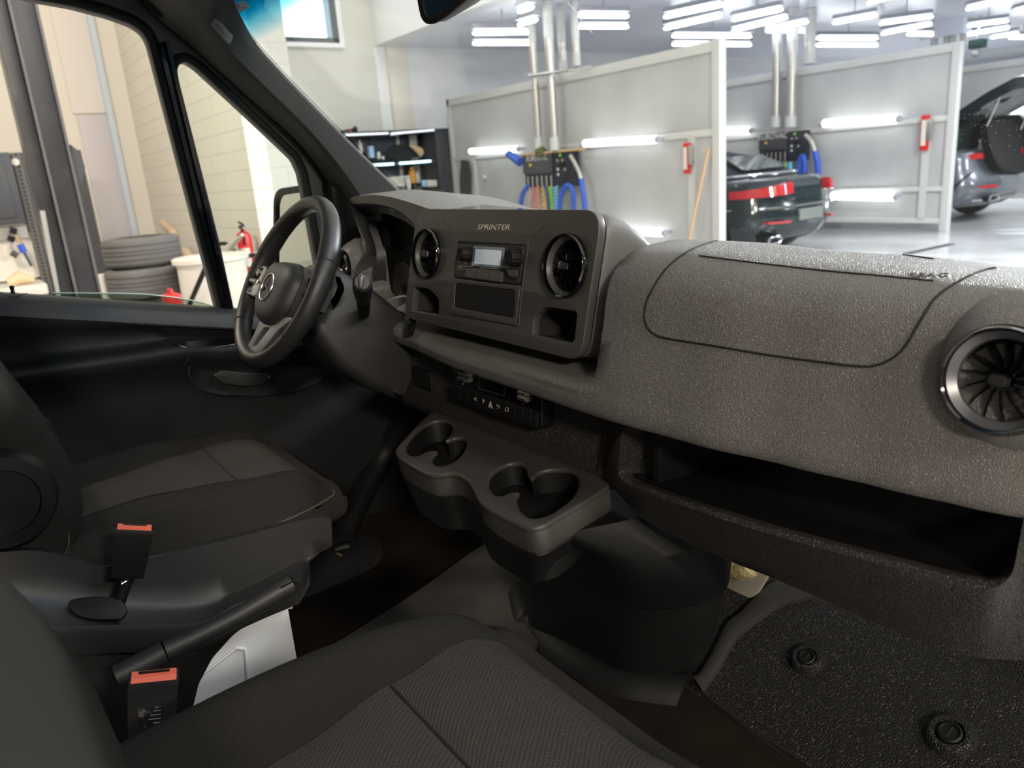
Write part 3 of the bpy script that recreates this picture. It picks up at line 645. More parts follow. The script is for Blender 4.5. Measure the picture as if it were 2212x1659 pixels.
finish(plate(wf, [so_, sl_], -.012, .004, .003, 2), 'lower_spoke', M['satin_grey'], whl, 40)
finish(plate(wf, [sl_], -.014, -.006), 'spoke_slot', M['gloss'], whl)
so2 = [V((-p.x, p.y, 0)) for p in so_]
# emblem
em = finish(tube(NB(), [wf.w(.028 * math.cos(t), .0 + HO + .028 * math.sin(t), .0298) for t in [2 * math.pi * k / 48 for k in range(48)]], .0016, 8, True), 'emblem_ring', M['silver'], whl)
b = NB(); 
for k in range(3):
    t = math.radians(90 + 120 * k); a_ = wf.w(.027 * math.cos(t), HO + .027 * math.sin(t), .0302); c0 = wf.w(0, HO, .0345); l_ = math.radians(90 + 120 * k + 60)
    e1 = wf.w(.0045 * math.cos(t + 1.05), HO + .0045 * math.sin(t + 1.05), .0305); e2 = wf.w(.0045 * math.cos(t - 1.05), HO + .0045 * math.sin(t - 1.05), .0305)
    vs = [b.verts.new(x) for x in (a_, e1, c0, e2)]; low = b.verts.new(wf.w(0, HO, .0295))
    b.faces.new((vs[0], vs[1], vs[2])); b.faces.new((vs[0], vs[2], vs[3])); b.faces.new((vs[0], low, vs[1])); b.faces.new((vs[0], vs[3], low))
finish(b, 'emblem_star', M['silver'], whl, 5)
finish(text_bm(wf, 'AIRBAG', .009, 0, HO - .050, .0225, .0006), 'airbag_lettering', M['text_dim'], whl)
c_ = wf.w(.035, HO + .036, .0235); finish(tube(NB(), [c_, c_ + wf.u * .004 + wf.v * .001, c_ + wf.u * .010 + wf.v * .003], [.0004, .0012, .0018], 6), 'horn_symbol', M['seam'], whl)
# ---- seats
def seat(cx, label, side, cush):
    """side: +1 when the console side is at +x"""
    s = thing('front_seat', (cx, -.55, FL), label, 'seat')
    HW = .245
    YB, YF = -.86, cush.get('yf', -.225)
    def top(u, y):                       # u in -1..1 across, returns z
        t = (y - YB) / (YF - YB)
        zc = cush['z'] + .012 * math.sin(min(max((t - .25) / .6, 0), 1) * math.pi) - .010 * (1 - t)
        fr_ = max(0, (y - (YF - .10)) / .10); zc -= .045 * fr_ ** 2.6
        bol = .022 * math.exp(-((abs(u) - .78) / .17) ** 2) * (1 - .5 * t)
        ed = max(0, (abs(u) - .80) / .20); return zc + bol - .045 * ed ** 2.4
    def hw(y):
        t = max(0, (y - (YF - .20)) / .20); return HW * (1 - .16 * t ** 2.6)
    b = NB(); secs = []
    ys = [YB + (YF - YB) * i / 28 for i in range(29)]
    for y in ys:
        e = max(0, (y - (YF - .05)) / .05); drop = .0
        sec = []
        n = 24
        for i in range(n + 1):
            u = -1 + 2 * i / n; sec.append(V((cx + u * hw(y), y, top(u, y))))
        zb = cush['zb']; zs = cush['z'] - .055
        for f, z in ((1.03, zs), (1.03, zs - .03), (.99, zb + .01), (.93, zb)):
            sec.append(V((cx + hw(y) * f, y, z)))
        for f, z in ((-.93, zb), (-.99, zb + .01), (-1.03, zs - .03), (-1.03, zs)):
            sec.append(V((cx + hw(y) * f, y, z)))
        secs.append(sec)
    last = secs[-1]; cz = cush['z'] - .068
    for k in range(1, 8):
        a_ = math.radians(k * 11.5); secs.append([V((cx + (p.x - cx) * (1 - .10 * (1 - math.cos(a_))), YF + .032 * math.sin(a_), cz + (p.z - cz) * (math.cos(a_) ** .8 if p.z > cz else 1 - .35 * (1 - math.cos(a_))))) for p in last])
    loft(b, secs); cu_ = finish(b, 'cushion', M['fabric'], s, 70)
    # centre and thigh panels of ribbed cloth, seams between them
    YS = cush['ys']
    def us(y, s_=1): return s_ * interp([(-.80, .22), (-.556, .32), (-.433, .44), (-.327, .56), (-.20, .60)], y)
    UR = cush.get('ur')
    def patch(y0, y1, name, lift=.003):
        b = NB(); g_ = []
        ny = 16
        for j in range(-1, ny + 2):
            y = lerp(y0, y1, min(max(j / ny, 0), 1)); row = []
            for i in range(-1, 22):
                u = lerp(us(y, -1), UR or us(y), min(max(i / 20, 0), 1)); hh = hw(y) * (1 if y < YF - .06 else .98)
                edge = (j in (-1, ny + 1)) or (i in (-1, 21))
                puff = .005 * (1 - abs(2 * min(max(i / 20, 0), 1) - 1) ** 6) * (1 - abs(2 * min(max(j / ny, 0), 1) - 1) ** 8)
                row.append(V((cx + u * hh, y, top(u, y) + (-.004 if edge else lift * .3 + puff))))
            g_.append(row)
        loft(b, g_, closed=False, cap=False); return finish(b, name, M['fabric_rib'], s, 70)
    patch(YB + .1, YS - .002, 'centre_panel'); patch(YS + .002, YF - .012, 'thigh_panel')
    for sg in (-1, 1):
        if UR and sg > 0: continue
        finish(tube(NB(), [V((cx + us(y, sg) * hw(y), y, top(us(y, sg), y) + .0008)) for y in ys[4:-1]], .0011, 5), 'seam', M['seam'], s)
    finish(tube(NB(), [V((cx + u * .1 * us(YS) * hw(YS), YS, top(u * .1 * us(YS), YS) + .0006)) for u in range(-10, 11 if not UR else 20)], .0014, 5), 'seam', M['seam'], s)
    M.setdefault('piping', mat('seam_piping', (0.06, 0.055, 0.045), .8))
    for sg in (-1, 1):
        q = [V((cx + sg * (hw(y) * 1.015 + .002), y, cush['z'] - .040 - .012 * math.sin((y - YB) * 4))) for y in ys[2:]]
        q += [V((cx + sg * .17, YF + .016, cush['z'] - .052)), V((cx + sg * .08, YF + .026, cush['z'] - .056))]
        finish(tube(NB(), q, .0018, 6), 'piping', M['piping'], s)
    # backrest, leaning back
    prof = [(.86, -.665), (.90, -.640), (.95, -.628), (1.0, -.634), (1.06, -.652), (1.12, -.676), (1.20, -.706), (1.32, -.742), (1.42, -.775)]
    b = NB(); secs = []
    dy = cush.get('bdy', 0)
    for z, yf in prof:
        yf += dy; w_ = .235 if z > .9 else .215; th = .15
        lp = rpoly([V((cx - w_, yf - .012, 0)), V((cx - w_ * .55, yf, 0)), V((cx + w_ * .55, yf, 0)), V((cx + w_, yf - .012, 0)), V((cx + w_ * 1.04, yf - .075, 0)), V((cx + w_, yf - th, 0)), V((cx - w_, yf - th, 0)), V((cx - w_ * 1.04, yf - .075, 0))], .05, 5)
        secs.append([V((p.x, p.y, z)) for p in lp])
    secs.insert(0, [V((cx + (p.x - cx) * .9, p.y - .012 if p.y > -.7 else p.y + .012, .845)) for p in secs[0]])
    loft(b, secs); finish(b, 'backrest', M['fabric'], s, 70)
    finish(tube(NB(), [V((cx + side * .222, yf + dy - .030, z)) for z, yf in prof], .0014, 5), 'backrest_seam', M['piping'], s)
    return s, top, hw
dseat, dtop, dhw = seat(-.47, 'driver seat in charcoal cloth beyond the handbrake', 1, dict(z=.885, zb=.775, ys=-.376))
pseat, ptop, phw = seat(.505, 'passenger seat in ribbed charcoal cloth nearest the camera', -1, dict(z=.885, zb=.76, ys=-.438, bdy=-.064, yf=-.262, ur=.93))
# hinge cover and label of driver seat
o_ = P(2, 1085, X=-.205); finish(lathe(NB(), o_, (1, 0, 0), [(.075, -.02), (.072, .0), (.068, .008), (.050, .010), (.048, .006), (.0, .008)], 40), 'hinge_cover', M['trim_dark'], dseat, 40)
q = [P(*p, X=-.228) for p in ((99, 903), (108, 903), (114, 932), (104, 930))]
b = NB(); loft(b, [[p + V((0, 0, 0)) for p in q], [p + V((.003, 0, 0)) for p in q]]); lab = finish(b, 'side_tag', M['seam'], dseat)
# plastic side shroud with tray, white seat box, fairing
def res(pts, n):
    pts = [V(p) for p in pts]; d = [0]
    for a_, c__ in zip(pts, pts[1:]): d.append(d[-1] + (c__ - a_).length)
    out = []
    for i in range(n):
        t = d[-1] * i / (n - 1)
        for k in range(len(pts) - 1):
            if t <= d[k + 1] + 1e-9:
                out.append(lerp(pts[k], pts[k + 1], (t - d[k]) / max(d[k + 1] - d[k], 1e-9))); break
    return out
def X_(pts, x, n=28): return res(catmull([P(*p, X=x) for p in pts], 6), n)
T_ = X_([(-60, 1190), (20, 1186), (70, 1183), (140, 1195), (200, 1218), (250, 1214), (400, 1180), (560, 1140), (660, 1114), (700, 1108)], -.222)
T2 = X_([(-60, 1196), (20, 1192), (70, 1189), (140, 1200), (200, 1224), (250, 1221), (400, 1188), (560, 1148), (660, 1122), (716, 1118)], -.210)
Md = X_([(-60, 1280), (40, 1280), (100, 1275), (160, 1280), (220, 1290), (300, 1296), (420, 1300), (520, 1275), (620, 1225), (718, 1180)], -.208)
Ro = X_([(-60, 1330), (40, 1345), (100, 1352), (180, 1352), (250, 1350), (330, 1350), (440, 1342), (500, 1310), (580, 1275), (690, 1232)], -.150)
Ro[-1] = Ro[-1] + V((-.05, 0, 0)); Ro[-2] = Ro[-2] + V((-.025, 0, 0))
Lw = [p + V((.002, .0, -.012)) for p in Ro]; L2 = [p + V((-.02, 0, -.06)) for p in Ro]
b = NB(); loft(b, [[p + V((-.03, 0, -.05)) for p in T_], T_, T2, [lerp(a_, c__, .6) for a_, c__ in zip(T2, Md)], Md, [lerp(a_, c__, .45) + V((-.012, 0, -.006)) for a_, c__ in zip(Md, Ro)], Ro, Lw, L2], closed=False, cap=False)
finish(b, 'side_shroud', M['trim'], dseat, 60)
bs_ = Fr(P(212, 1322, X=-.165), (0, 1, 0), (.75, -.1, .65)); bl_ = rpoly([bs_.px(*p).to_3d() for p in ((148, 1300), (200, 1292), (262, 1296), (274, 1322), (262, 1338), (200, 1338), (160, 1326))], .012, 4)
finish(plate(bs_, [bl_], -.004, .006, .002), 'belt_slot', M['black'], dseat)
b = NB(); box2(b, (-.72, -.95, FL), (-.222, -.358, .70), .004); wb = finish(b, 'seat_box', M['white_paint'], dseat)
finish(tube(NB(), [P(*p, X=-.2215) for p in ((415, 1475), (440, 1455), (510, 1400), (528, 1402), (532, 1430), (536, 1500))], .0035, 8), 'pressed_rib', M['white_paint'], wb)
b = NB(); tube(b, [P(*p, X=-.218) for p in ((520, 1352), (560, 1330), (600, 1312), (630, 1308))], .006, 8); finish(b, 'edge_flange', M['white_paint'], wb)
sfr = Fr((-.208, 0, .7), (0, 1, 0), (1, 0, 0))
fp = [sfr.px(*p).to_3d() for p in [(150, 1360), (300, 1352), (450, 1345), (640, 1262), (656, 1272), (640, 1300), (600, 1305), (555, 1328), (500, 1368), (455, 1418), (425, 1475), (412, 1530), (412, 1580), (425, 1640), (150, 1700)]]
finish(plate(sfr, [rpoly(fp, .008, 4)], -.004, .006, .002), 'box_fairing', M['trim_dark'], dseat)
# seat rail lever on the floor
rl = thing('seat_slide_lever', tuple(P(742, 1190, Z=FL + .05)), 'small black seat slide lever tip below the front of the driver seat', 'lever')
b = NB(); q = [P(*p, Z=FL + .06) for p in ((722, 1188), (740, 1182), (757, 1180))]; tube(b, q, [.008, .011, .010], 12); finish(b, 'lever_tip', M['trim_dark'], rl)
M['brass'] = mat('brass_bit', (0.35, .25, .13), .4, metal=.8)
b = NB(); tube(b, [P(724, 1192, Z=FL + .05), P(738, 1200, Z=FL + .045)], .003, 6); finish(b, 'lever_pin', M['brass'], rl)
# handbrake
hb = thing('handbrake_lever', (-.15, -.6, .6), 'long black handbrake lever rising beside the driver seat base', 'handbrake')
q = [P(*p, X=-.15) for p in ((250, 1462), (300, 1437), (355, 1408))]; finish(tube(NB(), catmull(q, 4), .019, 18), 'lever_base', M['trim'], hb)
q = [P(*p, X=-.15) for p in ((357, 1406), (450, 1362), (520, 1325), (590, 1284), (630, 1262))]; finish(tube(NB(), catmull(q, 5), .0175, 18), 'grip', M['trim'], hb)
q = [P(*p, X=-.15) for p in ((600, 1262), (625, 1250), (642, 1256), (640, 1268), (612, 1278))]
b = NB(); loft(b, [[p + V((-.014, 0, 0)) for p in q], [p + V((.014, 0, 0)) for p in q]]); finish(b, 'grip_end', M['trim_dark'], hb, 30)
# buckles
def buckle(name_label, tc, bc, x, wpx_top, tilt, sticker):
    a_, c__ = P(*tc, X=x), P(*bc, X=x - (.0 if not sticker else .01)); dv = (c__ - a_).normalized()
    t = thing('seat_belt_buckle', tuple(c__), name_label, 'seat belt buckle', None)
    n = (C - a_); n = (n - dv * n.dot(dv)).normalized(); fr = Fr(a_, dv.cross(n), n)
    if fr.v.dot(dv) > 0: pass
    w_ = wpx_top / 1650 * (a_ - C).dot(R @ V((0, 0, 1))) / 2; Lh = (c__ - a_).length
    sg = 1 if fr.v.dot(dv) < 0 else -1
    def pt(u, v_, d): return a_ + fr.u * u * w_ + dv * v_ * Lh + n * d
    b = NB(); secs = []
    for v_, k, th in ((0.0, .93, .009), (.02, 1.0, .0105), (.12, 1.0, .012), (.5, .96, .013), (.85, .88, .013), (.97, .84, .012), (1.0, .78, .008)):
        lp = rpoly([V((-k, -th, 0)), V((k, -th, 0)), V((k, th, 0)), V((-k, th, 0))], .006, 4)
        secs.append([pt(p.x, v_, p.y) for p in lp])
    loft(b, secs); finish(b, 'buckle_body', M['black'] if not sticker else M['trim'], t, 40)
    b = NB(); ux = .9; secs = []
    for v_, d0, d1 in ((-.005, -.007, .007), (.035, -.0075, .0118), (.10, .010, .0135)):
        secs.append([pt(-ux, v_, d0), pt(ux, v_, d0), pt(ux, v_, d1), pt(-ux, v_, d1)])
    loft(b, [[p + dv * (-.0015) for p in s_] for s_ in secs[:2]]); finish(b, 'release_button', M['red_button'], t)
    b = NB(); loft(b, [[pt(-.62, -.035, -.004), pt(.62, -.035, -.004), pt(.62, -.035, -.0005), pt(-.62, -.035, -.0005)], [pt(-.62, .02, -.004), pt(.62, .02, -.004), pt(.62, .02, -.0005), pt(-.62, .02, -.0005)]]); finish(b, 'tongue_slot', M['black'], t)
    return t, pt, dv
bk, pt, dv = buckle('black belt buckle with red release standing beside the driver seat', (291, 1138), (276, 1245), -.17, 74, 0, False)
q = [pt(0, .98, 0), P(262, 1285, X=-.17), P(250, 1320, X=-.17), P(245, 1340, X=-.17)]; finish(tube(NB(), catmull(q, 5), .010, 12), 'buckle_stalk', M['trim_dark'], bk)
b = NB(); tube(b, [pt(-.3, 1.0, .004), P(262, 1262, X=-.16), pt(.3, 1.0, .004)], .002, 6); finish(b, 'stalk_clip', M['chrome'], bk)
bk, pt, dv = buckle('belt buckle with red release and worn sticker beside the passenger seat', (333, 1457), (325, 1612), .10, 98, 0, True)
M['sticker'] = mat('worn_sticker', (0.02, 0.021, 0.026), .3, var=((0.16, .15, .13), 90, .52, .62))
b = NB(); lp = rpoly([V((-.48, .36, 0)), V((.55, .36, 0)), V((.52, .72, 0)), V((-.50, .72, 0))], .04, 3)
loft(b, [[pt(p.x, p.y, .0128) for p in lp], [pt(p.x, p.y, .0136) for p in lp]]); finish(b, 'sticker', M['sticker'], bk)
for k in range(4):
    b = NB(); q = [pt(x, .41 + .055 * k, .0138) for x in (-.35, -.05 + .1 * (k % 3))]; tube(b, q, .0005, 4); finish(b, 'sticker_text', M['text_dim'], bk)
finish(tube(NB(), [pt(0, .98, 0), pt(0, 1.25, 0), pt(0, 1.7, 0)], .010, 12), 'buckle_stalk', M['trim_dark'], bk)

# ---- cab floor
van = thing('cargo_van', (0, -.3, .35), 'white cargo van whose dark cab surrounds the seats and dashboard', 'van')
b = NB(); box2(b, (-.95, -2.0, FL - .04), (.98, .172, FL)); cf_ = finish(b, 'cab_floor', M['carpet'], van)
b = NB(); loft(b, [[V((x, y, z)) for x in (-.95, -.1)] for y, z in ((.172, FL), (.45, FL + .02), (.72, FL + .35), (.74, 1.08))], closed=False, cap=False)
fw = finish(b, 'footwell_wall', M['carpet'], van)
gp = [P(*zA(*p), Z=FL + .012) for p in [(60, 1190), (200, 1110), (480, 935), (640, 820), (740, 745), (830, 690), (900, 700), (1000, 760), (1060, 900), (1060, 1100), (960, 1180), (600, 1350), (200, 1500), (-200, 1500)]]
flr = Fr((0, 0, FL), (1, 0, 0), (0, 0, 1))
o_ = finish(plate(flr, [rpoly([V((p.x, p.y, 0)) for p in gp], .04, 4)], 0, .014, .003), 'rubber_floor_mat', M['rubber_dusty'])
tag(o_, 'dusty grey rubber floor mat between the two seats', 'floor mat')
# scuffed plate in front of driver seat
gp = [P(*zA(*p), Z=FL + .006) for p in [(-100, 800), (100, 760), (160, 690), (270, 650), (350, 690), (370, 740), (340, 790), (240, 840), (90, 905), (-100, 960)]]
o_ = finish(plate(flr, [rpoly([V((p.x, p.y, 0)) for p in gp], .02, 4)], 0, .006, .002), 'seat_mount_cover', M['rubber']); tag(o_, 'dark moulded floor cover below the front of the driver seat', 'floor cover')
# toe board
TS, TY = .42, .172
def TB(x, y, off=0): p = PP(x, y, V((0, TY, FL + off)), V((0, -TS, 1))); return p
b = NB(); loft(b, [[V((x, TY + d, FL + TS * d)) for x in (-.1, .3, .6, .98)] for d in (0, .2, .4, .6)] + [[V((x, TY + .62, 1.08)) for x in (-.1, .3, .6, .98)]], closed=False, cap=False)
toe = finish(b, 'toe_board', M['rubber']); tag(toe, 'grained black rubber toe board sloping up in the passenger footwell', 'footwell mat')
tfr = Fr((0.4, TY, FL), (1, 0, 0), (0, -TS, 1))
for p in ((1745, 1427), (2053, 1590)):
    o_ = PP(p[0], p[1], tfr.o, tfr.n); d_ = (o_ - C).dot(R @ V((0, 0, 1))); r_ = (33 if p[0] < 1900 else 46) * d_ / 1650
    k_ = finish(lathe(NB(), o_, tfr.n, [(r_ * 1.25, -.004), (r_ * 1.1, .004), (r_, .010), (r_ * .85, .013), (r_ * .66, .012), (r_ * .62, .004), (r_ * .60, .0)], 36), 'mat_fastener', M['rubber'])
    tag(k_, 'round black mat fastener %s' % ('higher on the passenger toe board' if p[0] < 1900 else 'at the lower right of the toe board'), 'fastener', 'footwell mat fasteners')
    WL[k_.name] = k_.location.copy()
    finish(lathe(NB(), o_ + tfr.n * .003, tfr.n, [(r_ * .55, 0), (r_ * .55, .007), (r_ * .45, .009), (r_ * .40, .006), (0, .006)], 28), 'screw_head', M['trim_dark'], k_)
    b = NB(); box(b, o_ + tfr.n * .0095, (.0025, r_ * .6, .002), tfr.rot()); finish(b, 'screw_slot', M['trim'], k_)
finish(tube(NB(), [PP(*p, tfr.o + tfr.n * .002, tfr.n) for p in ((1497, 1480), (1600, 1562), (1740, 1672))], .003, 6), 'floor_joint', M['seam'], van)
z8 = lambda x, y: (1300 + x * .4815, 860 + y * .4815)
Ea = res(catmull([PP(*z8(*p), tfr.o + tfr.n * .010, tfr.n) for p in [(400, 1236), (430, 1240), (500, 1130), (560, 1010), (620, 960), (680, 900), (750, 835), (800, 815)]], 5), 30)
Eb = res(catmull([PP(*z8(*p), tfr.o + tfr.n * .010, tfr.n) for p in [(450, 1310), (470, 1280), (530, 1195), (590, 1085), (660, 1020), (740, 960), (830, 912), (960, 885)]], 5), 30)
b = NB(); loft(b, [[p - tfr.n * .012 for p in Ea], Ea, [lerp(a_, c__, .5) + tfr.n * .006 for a_, c__ in zip(Ea, Eb)], Eb, [p - tfr.n * .012 for p in Eb]], closed=False, cap=False)
o_ = finish(b, 'footwell_edge_trim', M['hub'], None, 60); tag(o_, 'curved dark grey trim strip edging the passenger toe board', 'trim strip')
Sa = catmull([P(*zA(*p), Z=FL + .02) for p in [(955, 880), (985, 985), (1030, 1000), (1090, 1075), (1240, 1180), (1440, 1262), (1600, 1290), (1690, 1300)]], 5)
b = NB(); loft(b, [[p + V((.0, -.0, -.02)) + V((-.01, .02, 0)), p + V((-.005, .01, .012)), p + V((.0, -.012, .012)), p + V((.004, -.035, -.004)), p + V((.004, -.045, -.02))] for p in Sa], closed=False, cap=False)
o_ = finish(b, 'pedestal_skirt', M['trim_dark'], tray, 60)
# insulation gap right of the pedestal
ins_ = thing('insulation_panel', tuple(P(1600, 1300, Y=.42)), 'grey sheet with yellow insulation foam exposed right of the pedestal', 'insulation')
M['foam'] = mat('yellow_foam', (0.50, 0.42, 0.20), .9, bump=('noise', 60, .8, .01)); M['sheet'] = mat('grey_sheet', (0.30, 0.27, 0.22), .6)
b = NB(); q = [z8(*p) for p in [(500, 700), (760, 720), (740, 800), (690, 880), (640, 930), (560, 960), (480, 900)]]
f_ = Fr((.3, .40, .7), (1, 0, 0), (0, -1, .2)); finish(plate(f_, [rpoly([f_.px(*p).to_3d() for p in q], .01, 3)], -.01, 0, .001), 'sheet', M['sheet'], ins_)
b = NB(); q = [PP(*z8(*p), f_.o, f_.n) for p in ((540, 735), (590, 760), (640, 765), (670, 750))]; tube(b, catmull(q, 4), .022, 12); finish(b, 'foam_strip', M['foam'], ins_)

# ---- driver door
DX = -.87
door = part_empty('driver_door', (DX, -.4, .55), van)
sill = lambda y: 1.137 - .239 * (y + .19) if y < -.0 else 1.092
rows = []
ysd = [-1.15 + 1.40 * i / 40 for i in range(41)]
def arm(y): return interp([(-1.2, 1.11), (-.69, 1.098), (-.35, 1.084), (-.21, 1.062), (0.3, 1.0)], y)
b = NB()
for y in ysd:
    s_, a_ = sill(y), arm(y); m_ = min(s_ - .045, a_ + .05)
    g_ = interp([(-1.2, 0), (-.45, 0), (-.25, .6), (.3, 1)], y)
    rows.append([V((x, y, z)) for x, z in [(DX - .03, s_ - .01), (DX, s_), (DX + .018, s_ - .004), (DX + .034, s_ - .022), (DX + .042, s_ - .05), (DX + .030, lerp(s_, a_, .55)), (DX + .022, lerp(s_, a_, .85)), (DX + .030, a_ + .006), (DX + .050, a_), (DX + .068, a_ - .008), (DX + .072, a_ - .022), (DX + .062, a_ - .045), (DX + .048, a_ - .07), (DX + .040, a_ - .12), (DX + .045, .85), (DX + .05, .70), (DX + .05, .49)]])
loft(b, rows, closed=False, cap=False); finish(b, 'door_lining', M['trim_dark'], door, 60)
# bright upper lining strip
b = NB(); loft(b, [[V((DX + .002 + x, y, sill(y) + z)) for x, z in ((-.008, -.002), (0, .002), (.018, -.002), (.034, -.019), (.043, -.046))] for y in ysd], closed=False, cap=False); finish(b, 'sill_cap', M['panel_side'] if False else M['trim'], door, 60)
df = Fr((DX, 0, 1.4), (0, 1, 0), (1, 0, 0))
dl = lambda pts: [df.px(*p).to_3d() for p in pts]
YZ = lambda y, z: V((y - df.o.y, z - df.o.z, 0))
outl = [YZ(-1.2, 1.20), YZ(-1.2, 2.0), YZ(-.45, 2.0)] + dl([(345, 30), (440, 118), (560, 225), (655, 315), (700, 370), (728, 430), (750, 520), (775, 640), (790, 760)]) + [YZ(.0, 1.03), YZ(-.2, 1.08)]
winh = [YZ(-1.12, 1.22), YZ(-1.12, 1.86)] + dl([(-100, -45), (70, -3), (150, 11), (230, 32), (285, 52), (310, 70), (322, 92), (332, 130), (400, 395), (474, 680)])
qh = dl([(509, 700), (470, 520), (383, 175), (379, 150), (387, 134), (402, 131), (425, 146), (500, 215), (600, 309), (636, 344), (650, 375), (668, 470), (690, 590), (705, 720)])
ro, rw, rq = outl, rpoly(winh, .012, 3), rpoly(qh, .008, 3)
finish(plate(df, [ro, rw, rq], -.03, .0, .003, 2), 'door_frame', M['frame_grey'], door, 40)
def ringp(lp, grow0, grow1, c0, c1):
    """rubber ring round an opening, grown outward by grow metres"""
    n = len(lp); out = []
    for gsz in (grow0, grow1):
        q = []
        for i in range(n):
            t_ = (lp[(i + 1) % n] - lp[i - 1]); t_ = t_.normalized() if t_.length > 0 else V((1, 0, 0)); nn = V((t_.y, -t_.x, 0)); q.append(lp[i] + nn * gsz)
        out.append(q)
    ar = sum(lp[i - 1].x * lp[i].y - lp[i].x * lp[i - 1].y for i in range(n))
    if ar < 0: return ringp(lp[::-1], grow0, grow1, c0, c1)
    a_, c__ = out; b = NB()
    loft(b, [to3(df, a_, c0), to3(df, a_, c1), to3(df, [lerp(p, q, .5) for p, q in zip(a_, c__)], c1 + .004), to3(df, c__, c1 - .001), to3(df, c__, c0)], cap=False); return b
finish(ringp(rw, -.002, .020, -.02, .006), 'window_seal', M['black'], door, 60)
finish(ringp(rq, -.002, .017, -.02, .006), 'quarter_light_seal', M['black'], door, 60)
b = NB(); a0, a1 = P(352, 92, X=DX + .01), P(492, 676, X=DX + .01); w_ = V((0, .014, .004))
loft(b, [[p - w_ + V((-.01, 0, 0)), p - w_ * .8 + V((.006, 0, 0)), p - w_ * .1 + V((.004, 0, 0)), p + V((.001, 0, 0)), p + w_ * .3 + V((.006, 0, 0)), p + w_ * .9 + V((.006, 0, 0)), p + w_ + V((-.01, 0, 0))] for p in (a0, lerp(a0, a1, .5), a1)]); finish(b, 'divider_bar', M['gloss'], door, 30)
# panes
gl_ = Fr((DX - .018, 0, 1.4), (0, 1, 0), (1, 0, 0))
finish(plate(gl_, [[gl_.px(*p) for p in [(115, 633), (200, 633.5), (300, 635), (380, 643), (440, 655), (472, 668), (484, 720), (300, 760), (60, 700)]]], -.002, .002), 'lowered_window_pane', M['tinted'], door)
M['glass_edge'] = mat('glass_edge_highlight', (0.55, 0.68, 0.60), .2)  # pale colour paints the highlight along the top edge of the pane
finish(tube(NB(), catmull([gl_.w(*gl_.px(*p)) for p in [(115, 633), (200, 633.5), (300, 635), (380, 643), (440, 655), (472, 668)]], 4), .0018, 6), 'pane_edge', M['glass_edge'], door)
finish(plate(gl_, [rq], -.002, .002), 'quarter_light_pane', M['glass'], door)
# handle bowl, lever and bright lines on the lining
hfz = Fr((DX + .046, 0, .98), (0, 1, 0), (1, 0, -.05))
bowl = [hfz.px(*p).to_3d() for p in [(402, 800), (410, 778), (450, 765), (560, 752), (650, 745), (715, 742), (722, 780), (700, 820), (650, 845), (560, 857), (480, 855), (430, 845), (408, 825)]]
bw = rpoly(bowl, .02, 4)
b = NB(); loft(b, [to3(hfz, bw, .0), to3(hfz, off_loop(bw, .995), .006), to3(hfz, off_loop(bw, .97), .007), to3(hfz, off_loop(bw, .94), .003), to3(hfz, off_loop(bw, .80), .001), to3(hfz, off_loop(bw, .1), .001)]); finish(b, 'handle_bowl', M['trim_dark'], door, 50)
hl = [hfz.px(*p).to_3d() for p in [(458, 808), (478, 800), (520, 805), (575, 806), (578, 815), (560, 827), (520, 830), (480, 824)]]
finish(plate(hfz, [rpoly(hl, .005, 4)], .003, .016, .003), 'door_handle', M['trim'], door)
b = NB(); box(b, hfz.w(*hfz.px(576, 812), .017), (.003, .004, .002)); finish(b, 'lock_mark', M['text_dim'], door)
for pts, nm in (([(378, 742), (400, 750), (450, 752), (520, 742)], 'chrome_strip'), ([(400, 790), (415, 770), (470, 760), (600, 745)], 'gloss_strip')):
    finish(tube(NB(), catmull([P(*p, X=DX + .066) for p in pts], 4), .0016, 6), nm, M['chrome'], door)
b = NB(); q = [P(*p, X=DX + .060) for p in ((375, 738), (430, 735), (520, 722), (520, 740), (440, 750), (395, 748))]; loft(b, [q, [p + V((.004, 0, 0)) for p in q]]); finish(b, 'lining_recess', M['gloss'], door)
lp_ = P(29, 636, X=DX + .004); finish(lathe(NB(), lp_, (0, .02, 1), [(.0045, -.01), (.0042, .006), (.0036, .008), (.0036, .011), (.0045, .013), (.0046, .018), (0, .019)], 16), 'lock_pin', M['black'], door)
finish(tube(NB(), catmull([P(*p, X=DX + .024) for p in ((0, 633), (15, 638), (30, 640), (45, 638), (58, 633))], 4), .0008, 5), 'pin_cover_line', M['seam'], door)

# ---- windscreen, pillar, roof
G0, G1 = V((-.8, -.08, 1.76)), V((-.8, .315, 1.334)); gd = (G1 - G0).normalized()
gn = V((0, gd.z, -gd.y)); gn = gn if gn.y < 0 else -gn
wsf = Fr(G0, (1, 0, 0), gn)
wsn = gn
def WS(x, y, off=0): return PP(x, y, G0 + wsn * off, wsn)
T0 = wsf.l(G0 - gd * .27).y; B0 = wsf.l(G1 + gd * .17).y
ws = finish(plate(wsf, [[V((-.02, T0)), V((1.72, T0)), V((1.72, B0)), V((-.10, B0))]], -.005, 0), 'windscreen', M['windscreen']); 
tag(ws, 'large raked windscreen with a blue shade band along its top', 'windscreen'); 
RE = [(462, -90), (484, -30), (500, 15), (522, 60), (548, 98), (600, 155), (650, 207), (750, 308), (850, 405), (900, 452), (950, 500)]
LE = [(250, -60), (335, 34), (385, 78), (440, 124), (560, 232), (640, 304), (690, 365), (722, 425), (745, 490), (768, 590), (780, 700)]
re_ = res(catmull([WS(*p, .012) for p in RE], 5), 40); le_ = res(catmull([P(*p, X=DX + .012) for p in LE], 5), 40)
b = NB(); secs = []
